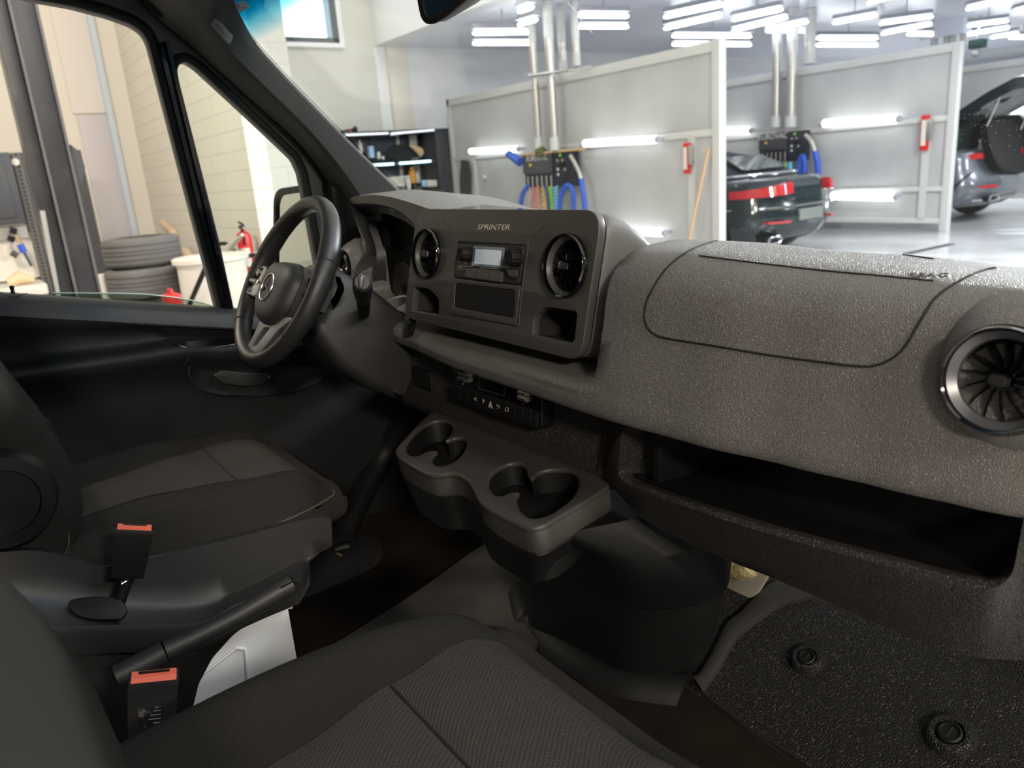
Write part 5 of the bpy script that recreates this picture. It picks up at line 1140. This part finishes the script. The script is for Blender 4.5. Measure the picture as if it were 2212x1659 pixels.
q0 = P(1046, 383, Y=6.80); o_ = finish(lathe(NB(), q0, (0, -1, 0), [(.035, -.03), (.035, .02), (0, .03)], 14), 'hook_knob', M['plastic_w']); tag(o_, 'small white knob on the nearest partition', 'knob')
# floor drain line
q0, q1 = P(1958, 548, Z=.004), P(2055, 527, Z=.004); b = NB(); s_ = (q1 - q0).normalized().cross(V((0, 0, 1))) * .05
loft(b, [[q - s_, q + s_, q + s_ + V((0, 0, .006)), q - s_ + V((0, 0, .006))] for q in (q0, q1)]); o_ = finish(b, 'floor_drain', M['slate']); tag(o_, 'dark drain slot across the bright wet floor', 'drain')
# ---- black work cabinet
cb = thing('work_cabinet', (-11.3, 5.7, 0), 'tall black work cabinet with lit shelves left of the nearest partition', 'cabinet')
def cbx(nm, a_, c__, m, bev=.004): b = NB(); box2(b, a_, c__, bev); return finish(b, nm, M[m], cb)
M['cab_in'] = mat('cabinet_inner', (.05, .07, .10), .4)
cbx('back_panel', (-11.595, 4.2, .1), (-11.56, 6.83, 2.16), 'cab_in'); cbx('top_panel', (-11.595, 4.2, 2.10), (-10.98, 6.85, 2.17), 'cab'); cbx('side_panel', (-11.595, 6.52, 0), (-10.98, 6.80, 2.12), 'cab')
cbx('base_unit', (-11.595, 4.2, 0), (-11.0, 6.52, 1.08), 'cab'); cbx('worktop', (-11.595, 4.2, 1.08), (-10.95, 6.60, 1.14), 'slate'); cbx('shelf', (-11.595, 4.2, 1.60), (-11.05, 6.50, 1.66), 'slate')
for y in (4.55, 5.35, 6.1): cbx('divider', (-11.56, y, 1.14), (-11.45, y + .16, 2.1), 'cab')
for k in range(3): cbx('drawer_front', (-10.995, 4.7 + k * .62, .84), (-10.98, 5.28 + k * .62, 1.05), 'slate')
q0 = P(898, 424, X=-10.97); b = NB(); box(b, q0, (.012, .19, .075), None, .004); finish(b, 'drawer_label', M['plastic_w'], cb)
for e0, e1, m_, z in (((744, 292), (838, 288), 'dim_tube', 0), ((843, 289), (937, 281), 'dim_tube', 0), ((800, 357), (850, 354), 'led', 0), ((863, 353), (930, 348), 'led', 0)):
    a_, c__ = P(*e0, X=-11.0), P(*e1, X=-11.0); b = NB(); tube(b, [a_, c__], .026 if m_ == 'dim_tube' else .018, 10); finish(b, 'light_strip', M[m_], cb)
def small(px, py, x, r, h, m, label, kind, prof=None, cat=None, g='things on the cabinet shelves'):
    p = P(px, py, X=x); t = thing(kind, tuple(p), label, cat or kind.replace('_', ' '), g)
    pr = prof or [(r, 0), (r, h * .7), (r * .45, h * .82), (r * .45, h)]
    finish(lathe(NB(), p, (0, 0, 1), [(0, 0)] + pr, 16), 'body', M[m], t)
    if not prof: finish(lathe(NB(), p + V((0, 0, h)), (0, 0, 1), [(r * .5, -.01), (r * .5, .03), (0, .03)], 12), 'cap', M['black'], t)
M['bluew'] = mat('pale_blue_plastic', (.35, .55, .75), .4); M['amber'] = mat('amber_bottle', (.9, .40, .03), .3)
small(780, 331, -11.2, .035, .22, 'plastic_w', 'slim white spray bottle at the left of the upper shelf', 'spray_bottle')
small(803, 341, -11.2, .055, .19, 'bluew', 'pale blue tub on the upper shelf', 'plastic_tub', [(.055, 0), (.055, .19)])
small(819, 343, -11.2, .035, .13, 'plastic_w', 'small white bottle right of the pale blue tub', 'plastic_bottle')
small(828, 344, -11.1, .018, .05, 'plastic_w', 'tiny white cap lying right of the small bottle', 'bottle_cap', [(.02, 0), (.02, .05)])
small(884, 409, -11.05, .045, .19, 'plastic_w', 'white paper cup on the worktop', 'paper_cup', [(.035, 0), (.05, .19), (.045, .19), (.04, .17)])
small(892, 395, -11.3, .06, .28, 'amber', 'amber bottle behind the paper cup', 'amber_bottle')
small(903, 396, -11.3, .04, .22, 'plastic_w', 'white tube bottle right of the amber bottle', 'tube_bottle')
small(905, 404, -11.1, .05, .07, 'black', 'black lidded jar on the worktop', 'jar', [(.06, 0), (.06, .07)])
for k, (px, lab, m_) in enumerate(((915, 'pale blue box third from the cabinet side', 'bluew'), (924, 'small white box second from the cabinet side', 'plastic_w'), (935, 'white box nearest the cabinet side', 'plastic_w'))):
    p = P(px, 403, X=-11.1); o_ = bx('storage_box', (p.x - .07, p.y - .055 + .0, p.z), (p.x + .07, p.y + .05, p.z + .11), M[m_], .005); tag(o_, lab, 'box', 'things on the cabinet shelves')
for k, (px, lab) in enumerate(((862, 'stack of white trays on the worktop'), (848, 'long white tray at the left of the worktop'))):
    p = P(px, 402 - k * 3, X=-11.25); t = thing('white_tray', tuple(p), lab, 'tray')
    for j in range(4 - k): b = NB(); box2(b, (p.x - .15, p.y - .16, p.z + j * .045), (p.x + .15, p.y + .16, p.z + .03 + j * .045), .005); finish(b, 'tray', M['plastic_w'], t)
q = [P(*p, X=-11.08) for p in ((838, 342), (838, 322), (846, 314), (862, 312), (880, 318), (905, 320), (912, 335), (900, 340), (866, 345), (862, 360), (855, 352), (850, 343))]
b = NB(); loft(b, [q, [p + V((.04, 0, 0)) for p in q]]); o_ = finish(b, 'black_cloth', M['blackcloth']); tag(o_, 'black cloth heaped over the edge of the upper shelf', 'cloth')
q = [P(*p, X=-11.02) for p in ((882, 313), (895, 315), (910, 320), (914, 330), (908, 339), (900, 330), (892, 322))]
b = NB(); loft(b, [q, [p + V((.03, 0, 0)) for p in q]]); o_ = finish(b, 'chamois_cloth', M['tan']); tag(o_, 'tan chamois cloth draped on the black cloth', 'cloth')
t = thing('hand_brush', tuple(P(755, 281, X=-11.2)), 'black brush with a red band lying on top of the cabinet', 'brush')
a_, c__ = P(735, 284, X=-11.2), P(769, 280, X=-11.2); b = NB(); tube(b, [a_, lerp(a_, c__, .7), c__], [.015, .02, .06], 10); finish(b, 'brush', M['black'], t); b = NB(); tube(b, [lerp(a_, c__, .5), lerp(a_, c__, .62)], .026, 10); finish(b, 'red_band', M['red'], t)
# ---- lift post
lp = thing('lift_post', (-5.0, .05, 0), 'tall black two-post lift column outside the driver window', 'lift column')
def edge_at(px_top, px_bot, x): t_, b_ = P(*px_top, X=x), P(*px_bot, X=x); return (t_.y + b_.y) / 2
yR = edge_at((75, 0), (222, 640), -5.0); yM = edge_at((18, 0), (155, 600), -5.0); yL = edge_at((-8, 50), (128, 640), -5.0)
b = NB(); box2(b, (-5.3, yM, 0), (-5.0, yR, 5.2), .01); finish(b, 'column', M['post'], lp)
b = NB(); box2(b, (-5.25, yL, 0), (-5.02, yM - .005, 5.2), .01); finish(b, 'carriage_rail', M['post'], lp)
b = NB(); box2(b, (-5.0, yR - .012, 0), (-4.985, yR + .004, 5.2)); box2(b, (-5.0, yM - .005, 0), (-4.985, yM + .012, 5.2)); finish(b, 'column_edge', M['post_lt'], lp)
q = [P(*p, X=-4.99) for p in ((86, 455), (97, 455), (132, 645), (124, 645))]; b = NB(); loft(b, [q, [p + V((-.03, 0, 0)) for p in q]]); finish(b, 'cable_guard', M['steel'], lp)
q = [P(*p, X=-5.1) for p in ((152, 312), (175, 330), (184, 362), (178, 396), (165, 398))]; b = NB(); loft(b, [q, [p + V((-.25, 0, 0)) for p in q]]); finish(b, 'power_unit', M['slate'], lp)
# ---- lockers, sink and wall panels on the left
lk = thing('metal_locker', (-9.6, .5, 0), 'wide dark grey metal locker behind the lift column', 'locker')
y0_, y1_ = P(25, 340, X=-9.5).y, P(165, 328, X=-9.5).y
b = NB(); box2(b, (-10.0, y0_, 0), (-9.5, y1_ + .05, 2.0), .01); finish(b, 'body', M['slate'], lk)
b = NB(); box2(b, (-9.5, y0_ + .0, 0), (-9.47, y0_ + .09, 2.0)); finish(b, 'perforated_upright', M['post_lt'], lk)
for k in range(38): 
    b = NB(); box2(b, (-9.468, y0_ + .035, .3 + k * .045), (-9.465, y0_ + .055, .32 + k * .045)); finish(b, 'slot', M['black'], lk)
b = NB(); lathe(b, P(33, 350, X=-9.46), (1, 0, 0), [(.04, 0), (.04, .02), (0, .02)], 14); finish(b, 'round_magnet', M['plastic_w'], lk)
lk2 = thing('tool_cupboard', (-9.3, -.6, 0), 'dark grey tool cupboard at the far left edge', 'cupboard')
b = NB(); box2(b, (-9.9, -2.2, 1.22), (-9.35, y0_ - .02, 2.0), .01); finish(b, 'body', M['slate'], lk2); b = NB(); box2(b, (-9.35, -2.1, 1.3), (-9.33, y0_ - .10, 1.9), .005); finish(b, 'door', M['slate'], lk2)
sk = thing('wash_sink', (-9.0, -.6, 0), 'white wash sink with steel splashback and spray guns', 'sink')
b = NB(); box2(b, (-9.75, -2.2, .6), (-9.55, y0_ + .0, 1.12)); finish(b, 'wall_liner', M['plastic_w'], sk); b = NB(); box2(b, (-9.6, -2.2, 1.06), (-9.5, y0_ - .02, 1.21)); finish(b, 'splashback', M['steel'], sk)
b = NB(); box2(b, (-9.6, -2.2, .45), (-8.9, y0_ - .0, .57), .02); finish(b, 'basin', M['plastic_w'], sk)
for p0, p1_, m_, nm in (((30, 492), (28, 505), 'black', 'wall_bracket'), ((26, 510), (22, 522), 'black', 'wall_bracket'), ((32, 505), (44, 528), 'tan', 'gun_lance'), ((43, 528), (52, 545), 'blue', 'gun_grip'), ((25, 522), (24, 540), 'steel', 'gun_lance'), ((24, 545), (38, 553), 'slate', 'gun_grip'), ((52, 545), (68, 575), 'slate', 'gun_hose')):
    b = NB(); tube(b, [P(*p0, X=-9.4), P(*p1_, X=-9.4)], .035 if 'bracket' in nm or 'grip' in nm else .015, 8); finish(b, nm, M[m_], sk)
p = P(18, 612, X=-9.1); b = NB(); tube(b, [p, p + V((0, .12, .05)), p + V((0, .25, 0))], [.05, .08, .03], 10); o_ = finish(b, 'work_glove', mat('glove_cream', (.75, .58, .35), .9)); tag(o_, 'cream work glove lying on the sink', 'glove')
M['doorw'] = mat('pale_door', (.62, .58, .60), .5); M['bluetrim'] = mat('pale_blue_trim', (.62, .70, .80), .5); M['panelw'] = mat('pale_panel', (.78, .73, .68), .5)
xa = -11.99; d_ = bx('door_1', (xa, P(165, 250, X=xa).y, 0), (xa + .03, P(232, 245, X=xa).y, P(200, 248, X=xa).z), M['doorw'], .004); struct(d_)
p_ = P(205, 248, X=xa); struct(bx('wall_panel', (xa, P(110, 30, X=xa).y, p_.z + .02), (xa + .02, P(190, 60, X=xa).y, 6.5), M['panelw']))
struct(bx('trim_7', (xa, P(190, 60, X=xa).y, 0), (xa + .12, P(203, 60, X=xa).y, 6.5), M['bluetrim']))
struct(bx('trim_8', (xa, P(203, 60, X=xa).y, 0), (xa + .05, 1.9, 6.9), M['cream']))
# ---- tyres
TYR = [(.0, -.118), (.19, -.118), (.215, -.105), (.27, -.118), (.305, -.112), (.322, -.098), (.330, -.080), (.330, -.062), (.322, -.060), (.322, -.052), (.331, -.050), (.332, -.020), (.324, -.018), (.324, -.010), (.332, -.008)]
prof = [(r, h) for r, h in TYR[1:]] + [(r, -h) for r, h in TYR[:0:-1]] + [(.20, .095), (.20, -.095), (.19, -.118)]
def tyre_mesh(z):
    b = NB(); secs = []; seg = 72
    for r, h in prof:
        h *= 1.1; secs.append([V((-6.67 + (r + (.0025 if (k % 2 and r > .30) else 0)) * math.cos(2 * math.pi * k / seg), .69 + (r + (.0025 if (k % 2 and r > .30) else 0)) * math.sin(2 * math.pi * k / seg), z + h)) for k in range(seg)])
    loft(b, secs, cap=False); return b
ty = finish(tyre_mesh(.133), 'car_tyre', M['tyre'], None, 40)
labs = ['bottom tyre of the stack by the cream wall', 'second tyre from the floor in the stack', 'third tyre from the floor in the stack', 'topmost tyre of the stack by the cream wall']
tag(ty, labs[0], 'tyre', 'stacked tyres')
for k in range(1, 4):
    o_ = ty.copy(); COL.objects.link(o_); o_.location = ty.location + V(((-.03, .03, -.06)[k - 1], (.01, -.02, .02)[k - 1], .268 * k)); o_.rotation_euler = (0, 0, k * .7); o_.rotation_euler = (0, 0, 0); tag(o_, labs[k], 'tyre', 'stacked tyres')
t = thing('exhaust_pipe', tuple(P(380, 520, Y=1.5)), 'bent rusty exhaust pipe leaning behind the tyre stack', 'exhaust pipe')
b = NB(); tube(b, catmull([P(*p, Y=1.55) for p in ((354, 482), (362, 492), (376, 503), (379, 530), (390, 545), (412, 560), (440, 700), (452, 760))], 4), .055, 14); finish(b, 'pipe', mat('tan_metal', (.50, .38, .27), .6), t)
def barrel(px, py, Y, r, h, lab, m='plastic_w'):
    p = P(px, py, Y=Y); t = thing('plastic_barrel', (p.x, p.y, 0), lab, 'barrel', 'white plastic barrels')
    finish(lathe(NB(), (p.x, p.y, 0), (0, 0, 1), [(r * .85, 0), (r * .9, .02), (r * .95, h * .5), (r * .93, h * .9), (r * .96, h - .04)], 40), 'body', M[m], t); finish(lathe(NB(), (p.x, p.y, h - .05), (0, 0, 1), [(r * .98, 0), (r * 1.04, .01), (r * 1.04, .045), (r * .98, .055), (r * .5, .06), (0, .055)], 40), 'lid', M[m], t)
barrel(455, 560, 1.15, .315, .86, 'white plastic barrel right of the tyre stack'); M['greenw'] = mat('greenish_plastic', (.62, .66, .52), .5); pass
t = thing('black_pole', tuple(P(420, 640, Y=.85)), 'slanting black pole leaning on the white barrel', 'pole'); b = NB(); a_, c__ = P(405, 668, Y=.78), P(446, 574, Y=.86); tube(b, [a_ + (a_ - c__) * (a_.z / (c__.z - a_.z)), c__], .02, 8); finish(b, 'pole', M['black'], t)
p = P(374, 665, Y=.55); t = thing('fuel_can', tuple(p), 'red plastic can in front of the white barrel', 'can'); b = NB(); box2(b, (p.x - .085, p.y - .06, 0), (p.x + .085, p.y + .06, p.z + .11), .02); finish(b, 'body', M['red'], t); b = NB(); tube(b, [p + V((-.05, 0, .11)), p + V((-.05, 0, .14)), p + V((.05, 0, .14)), p + V((.05, 0, .11))], .012, 8); finish(b, 'handle', M['red'], t)
p = P(232, 650, Y=.35); o_ = finish(tube(NB(), [V((p.x, p.y, 0)), V((p.x, p.y, P(232, 597, Y=.35).z))], .055, 16), 'paper_roll', M['plastic_w']); tag(o_, 'white paper roll standing between the lift column and tyres', 'paper roll')
p = V((P(222, 570, Y=.9).x + .05, .86, P(222, 532, Y=.9).z + .1)); t = thing('wash_bottle', tuple(p), 'white bottle behind the lift column', 'bottle'); finish(lathe(NB(), p, (0, 0, 1), [(.06, -.1), (.07, 0), (.06, .06), (.025, .08), (.025, .11), (0, .11)], 16), 'body', M['plastic_w'], t)
p = P(222, 570, Y=.9); o_ = finish(tube(NB(), [V((p.x, p.y, 0)), V((p.x, p.y, P(222, 532, Y=.9).z))], .17, 24), 'steel_drum', M['slate']); tag(o_, 'dark drum behind the white bottle', 'drum')
# fire extinguisher
p = P(541, 598, Y=1.75); sc_ = (P(541, 512, Y=1.75) - P(541, 598, Y=1.75)).length / .42
t = thing('fire_extinguisher', tuple(p), 'red fire extinguisher with a white label beside the door mirror', 'fire extinguisher')
e = lambda pr: [(r * sc_, h * sc_) for r, h in pr]
finish(lathe(NB(), p, (0, 0, 1), e([(.0, 0), (.06, 0), (.066, .02), (.066, .36), (.055, .40), (.025, .42), (.02, .44)]), 28), 'cylinder', M['red'], t)
b = lathe(NB(), p, (0, 0, 1), e([(.0695, .10), (.0695, .27)]), 28, False); bmesh.ops.delete(b, geom=[f for f in b.faces if f.calc_center_median().y > p.y + .01 * sc_], context='FACES'); finish(b, 'label', M['plastic_w'], t)
b = NB(); box2(b, p + V((-.05, .0, .2)), p + V((.05, .2, .26))); finish(b, 'wall_bracket', M['steel'], t)
b = NB(); tube(b, [p + V((0, 0, .44 * sc_)), p + V((0, 0, .48 * sc_))], .02 * sc_, 12); finish(b, 'valve', M['steel'], t)
b = NB(); tube(b, [p + V((-.08 * sc_, 0, .50 * sc_)), p + V((0, 0, .49 * sc_)), p + V((.05 * sc_, 0, .47 * sc_))], .010 * sc_, 8); finish(b, 'lever', M['black'], t)
b = NB(); tube(b, catmull([p + V((a * sc_, -.03, c * sc_)) for a, c in ((0, .46), (.07, .46), (.08, .38), (.07, .30))], 4), .010 * sc_, 8); finish(b, 'hose', M['black'], t)
b = NB(); tube(b, [P(*q_, Y=1.6) for q_ in ((497, 536), (505, 525), (524, 507))], [.05, .03, .015], 8); finish(b, 'nozzle_horn', M['plastic_w'], t)
b = NB(); tube(b, catmull([P(*q_, Y=1.62) for q_ in ((470, 528), (485, 526), (500, 532), (512, 550), (530, 553), (550, 551))], 4), .02, 8); o_ = finish(b, 'black_cable', M['black']); tag(o_, 'black cable hanging in front of the fire extinguisher', 'cable')

# ---- cars
def car(x_r, yc, hw_, L_, ztop, m_body, label, rear_prof, dome=.03):
    """nose towards -x; x_r is the rearmost x"""
    t = thing('parked_car', (x_r - L_ / 2, yc, 0), label, 'car')
    plan = []; n = 14; rc_ = .55
    for i in range(n + 1):                     # near side (yc-hw) rear corner to far side
        a_ = math.pi / 2 * i / n; plan.append((x_r - rc_ * (1 - math.sin(a_) ** .8) , yc - (hw_ - .42 * (1 - math.cos(a_) ** .9) * 0) + .62 * (math.sin(a_) ** 2.2) * 1.0))
    side = [(x_r - L_ + .3, yc - hw_ * .8), (x_r - L_ + .8, yc - hw_ * .98), (x_r - 2.2, yc - hw_)]
    pl = side + [(x, y) for x, y in plan]; pl = pl + [(x, 2 * yc - y) for x, y in pl[::-1]]; pl = [V((x, y, 0)) for x, y in pl]
    q = []
    for p in pl:
        if not q or (p - q[-1]).length > 1e-3: q.append(p)
    secs = []; cen = V((x_r - L_ / 2, yc, 0))
    N_ = len(q); nrm = []
    for i in range(N_):
        d = (q[(i + 1) % N_] - q[i - 1]).normalized(); nrm.append(V((d.y, -d.x, 0)))
    s_ = 1 if (q[N_ // 2] + nrm[N_ // 2] - cen).length > (q[N_ // 2] - cen).length else -1
    for z, ins_rear, ins_side in rear_prof:
        secs.append([V((p.x, p.y, z)) - nn * s_ * (lerp(ins_side, ins_rear, min(1, max(0, (nn * s_).x)))) for p, nn in zip(q, nrm)])
    b = NB(); loft(b, secs, cap=True); finish(b, 'body', m_body, t, 50)
    return t, q
M['paint_dk'] = mat('dark_green_paint', (.006, .016, .018), .15, coat=.6, spec=.4); M['paint_gr'] = mat('silver_blue_paint', (.13, .145, .165), .22, metal=.4, coat=.8)
M['soft'] = mat('fabric_roof', (.02, .022, .028), .9); M['autoglass'] = mat('car_glass', (.05, .07, .07), .04, spec=.9, coat=.5)
M['tail'] = mat('tail_lamp_red', (.40, .01, .015), .12, coat=1, emis=((1, .03, .05), .08)); M['plate'] = mat('number_plate', (.16, .18, .16), .4); M['brightchrome'] = mat('bright_chrome', (.8, .8, .8), .1, metal=1)
def wheel(par, x, y, r=.34, sgn=-1):
    w_ = finish(lathe(NB(), (x, y, r), (0, sgn, 0), [(.0, -.2), (r * .95, -.2), (r, -.17), (r, .0), (r * .95, .03), (r * .68, .03), (r * .66, .0), (0, .0)], 36), 'wheel', M['tyre'], par)
    b = NB(); lathe(b, (x, y + sgn * .01, r), (0, sgn, 0), [(r * .62, 0), (r * .62, .02), (r * .2, .01), (0, .015)], 30); finish(b, 'rim_disc', M['steel'], w_)
RP = [(.22, .25, .10), (.30, .10, .03), (.42, .02, .0), (.56, .0, .0), (.66, .03, .01), (.78, .05, .02), (.90, .06, .05), (.98, .08, .09), (1.02, .16, .14), (1.04, .30, .25), (1.05, .60, .5)]
CY = 8.52; c1, _ = car(-4.95, CY, .93, 4.8, 1.04, M['paint_dk'], 'dark green convertible car with red tail lamps parked in the first bay', RP)
b = NB(); secs = []
for x, w_, z in ((-5.55, .62, 1.03), (-5.75, .66, 1.14), (-6.2, .66, 1.33), (-6.7, .64, 1.42), (-7.3, .62, 1.43), (-8.0, .64, 1.30), (-8.6, .66, 1.03)):
    secs.append([V((x, y, zz)) for y, zz in ((CY - w_ - .12, 1.0), (CY - w_ - .05, lerp(1.0, z, .45)), (CY - w_ + .03, lerp(1.0, z, .85)), (CY - w_ * .6, z), (CY, z + .015), (CY + w_ * .6, z), (CY + w_ - .03, lerp(1.0, z, .85)), (CY + w_ + .05, lerp(1.0, z, .45)), (CY + w_ + .12, 1.0))])
loft(b, secs); finish(b, 'fabric_roof', M['soft'], c1, 60)
b = NB(); q = [V((-5.70, CY - .50, 1.135)), V((-5.70, CY + .50, 1.135)), V((-6.10, CY + .42, 1.315)), V((-6.10, CY - .42, 1.315))]
loft(b, [[p + V((.05, 0, .0)) for p in rpoly(q, .08, 4)], [p + V((.065, 0, .018)) for p in rpoly(q, .08, 4)]]); finish(b, 'rear_window', M['autoglass'], c1)
finish(tube(NB(), catmull([V((-8.4, CY - .80, 1.03)), V((-7.0, CY - .86, 1.045)), V((-6.0, CY - .80, 1.06)), V((-5.55, CY - .55, 1.075)), V((-5.42, CY, 1.08)), V((-5.55, CY + .55, 1.075)), V((-6.0, CY + .8, 1.06))], 6), .022, 8), 'chrome_belt', M['brightchrome'], c1)
def rear_pt(yr, z, off=0, xr=-4.95, yc=CY):  # y from centre
    a_ = abs(yr); x = xr - .0 - .55 * max(0, (a_ - .45) / .48) ** 2.2; zz = interp([(.3, .10), (.42, .02), (.56, .0), (.66, .03), (.78, .05), (.98, .08)], z); return V((x - zz + off, yc + yr, z))
def lampbar(par, y0, y1, z0, z1, z2, z3_, m, name, xr=-4.95, yc=CY, off=.035, n=12):
    b = NB(); secs = []
    for i in range(n + 1):
        t_ = i / n; y = lerp(y0, y1, t_); za, zb_ = lerp(z0, z2, t_), lerp(z1, z3_, t_)
        secs.append([rear_pt(y, za, off, xr, yc), rear_pt(y, zb_, off, xr, yc), rear_pt(y, zb_, -.06, xr, yc), rear_pt(y, za, -.06, xr, yc)])
    loft(b, secs); return finish(b, name, m, par, 40)
lampbar(c1, -.905, -.40, .80, .90, .84, .98, M['tail'], 'tail_lamp', off=.075); lampbar(c1, .90, .42, .80, .88, .84, .98, M['tail'], 'tail_lamp', off=.06)
lampbar(c1, -.72, -.45, .47, .50, .47, .50, M['tail'], 'reflector'); lampbar(c1, .72, .45, .47, .50, .47, .50, M['tail'], 'reflector')
lampbar(c1, -.26, .26, .48, .62, .48, .62, M['plate'], 'number_plate'); lampbar(c1, -.88, .88, .655, .68, .655, .68, M['brightchrome'], 'bumper_line', off=.012)
f_ = Fr(rear_pt(-.36, .76, .012), (0, 1, 0), (1, 0, .1)); finish(text_bm(f_, 'E 400', .055, 0, 0, .0, .002), 'model_badge', M['brightchrome'], c1)
b = NB(); tube(b, [rear_pt(-.62 + .0, .27, .06) + V((0, a, c)) for a, c in ((-.14, -.025), (-.10, .03), (.10, .035), (.15, -.02), (.08, -.05), (-.10, -.05))], .014, 8, True); finish(b, 'exhaust_trim', M['brightchrome'], c1)
b = NB(); box(b, rear_pt(-.62, .27, -.06), (.16, .26, .07), None, .02); finish(b, 'exhaust_outlet', M['black'], c1)
for x in (-5.95, -8.75): wheel(c1, x, CY - .84, .34, -1); wheel(c1, x, CY + .84, .34, 1)
b = NB(); lathe(b, (-5.95, CY - .925, .36), (0, -1, 0), [(.41, 0), (.41, .008), (0, .008)], 36); finish(b, 'wheel_arch', M['black'], c1)
finish(tube(NB(), catmull([V((-6.6, CY - .945, .62)), V((-5.9, CY - .945, .64)), V((-5.5, CY - .92, .66))], 4), .006, 6), 'body_crease', M['brightchrome'], c1)
# raised tailgate car
SY = 13.5; SX = -4.55
RP2 = [(.24, .25, .10), (.34, .08, .03), (.48, .0, .0), (.62, .0, .0), (.74, .06, .01), (.86, .10, .02), (1.0, .12, .03), (1.10, .14, .06), (1.15, .30, .16), (1.16, .8, .5)]
c2_, _ = car(SX, SY, .98, 4.8, 1.15, M['paint_gr'], 'grey estate car with its tailgate raised parked in the second bay', RP2)
b = NB(); secs = []
for x, w_, z in ((SX - .55, .74, 1.50), (SX - .75, .74, 1.60), (SX - 1.5, .72, 1.68), (SX - 2.6, .72, 1.66), (SX - 3.4, .74, 1.2)):
    secs.append([V((x, SY + y, zz)) for y, zz in ((-w_ - .16, 1.1), (-w_ - .06, lerp(1.1, z, .5)), (-w_ + .06, lerp(1.1, z, .9)), (-w_ * .6, z), (0, z + .02), (w_ * .6, z), (w_ - .06, lerp(1.1, z, .9)), (w_ + .06, lerp(1.1, z, .5)), (w_ + .16, 1.1))])
loft(b, secs); finish(b, 'cabin', M['autoglass'], c2_, 60)
b = NB(); fr_ = Fr((SX - .10, SY, 1.1), (0, 1, 0), (1, 0, .28)); op = rpoly([V((x, y, 0)) for x, y in ((-.50, -.34), (.55, -.42), (.86, -.2), (.86, .15), (.66, .54), (-.60, .54), (-.74, .25), (-.70, -.1))], .16, 6)
loft(b, [to3(fr_, op, -.06), to3(fr_, op, .05), to3(fr_, off_loop(op, .93), .06), to3(fr_, off_loop(op, .90), .0), to3(fr_, off_loop(op, .8), -.02)]); finish(b, 'boot_opening', M['black'], c2_, 50)
b = NB(); secs = []
for x, z, w_ in ((SX - .85, 1.66, .70), (SX - .50, 1.84, .78), (SX - .1, 2.05, .84), (SX + .25, 2.20, .86), (SX + .50, 2.22, .80), (SX + .66, 2.10, .70)):
    secs.append([V((x, SY + w_ * u, z - .05 * abs(u) ** 3)) for u in (-1, -.7, 0, .7, 1)] + [V((x - .0, SY + w_ * u * .96, z - .17 - .05 * abs(u) ** 3)) for u in (1, .7, 0, -.7, -1)])
loft(b, secs); finish(b, 'tailgate', M['paint_dk'], c2_, 50)
b = NB(); secs = [[V((x, SY + u, z)) for u in (-.5, 0, .5)] for x, z in ((SX - .45, 1.68), (SX + .1, 1.97))]; loft(b, secs, closed=False, cap=False); finish(b, 'tailgate_glass', M['autoglass'], c2_)
for s_ in (-1, 1): finish(tube(NB(), [V((SX - .25, SY + s_ * .66, 1.25)), V((SX + .0, SY + s_ * .66, 1.93))], .014, 8), 'gas_strut', M['steel'], c2_)
lampbar(c2_, -.96, -.55, .98, 1.06, 1.0, 1.10, M['tail'], 'tail_lamp', SX, SY, .02); lampbar(c2_, .96, .55, .98, 1.06, 1.0, 1.10, M['tail'], 'tail_lamp', SX, SY, .02)
lampbar(c2_, -.75, -.52, .54, .58, .54, .58, M['tail'], 'reflector', SX, SY, .03); lampbar(c2_, -.85, .85, .33, .36, .33, .36, M['brightchrome'], 'bumper_line', SX, SY, .03)
b = NB(); box(b, rear_pt(-.55, .36, .0, SX, SY), (.1, .3, .08), None, .03); finish(b, 'exhaust_outlet', M['black'], c2_)
b = NB(); tube(b, [rear_pt(-.55, .38, .05, SX, SY) + V((0, a, c)) for a, c in ((-.16, -.03), (-.12, .03), (.14, .04), (.17, -.02), (.1, -.05), (-.12, -.05))], .012, 8, True); finish(b, 'exhaust_trim', M['brightchrome'], c2_)
finish(tube(NB(), catmull([V((SX - .50, SY - .99, .50)), V((SX - .32, SY - .96, .70)), V((SX - .20, SY - .92, .80))], 4), .014, 6), 'bumper_crease', M['black'], c2_)
for x in (SX - .95, SX - 3.8): wheel(c2_, x, SY - .88, .37, -1); wheel(c2_, x, SY + .88, .37, 1)
# puddle of foam and water sheen objects on the far floor
o_ = finish(lathe(NB(), P(2205, 500, Z=.0), (0, 0, 1), [(.35, 0), (.34, .006), (0, .008)], 30), 'puddle', mat('puddle_water', (.5, .5, .5), .03, spec=.8)); tag(o_, 'shiny puddle on the floor at the right edge', 'puddle')
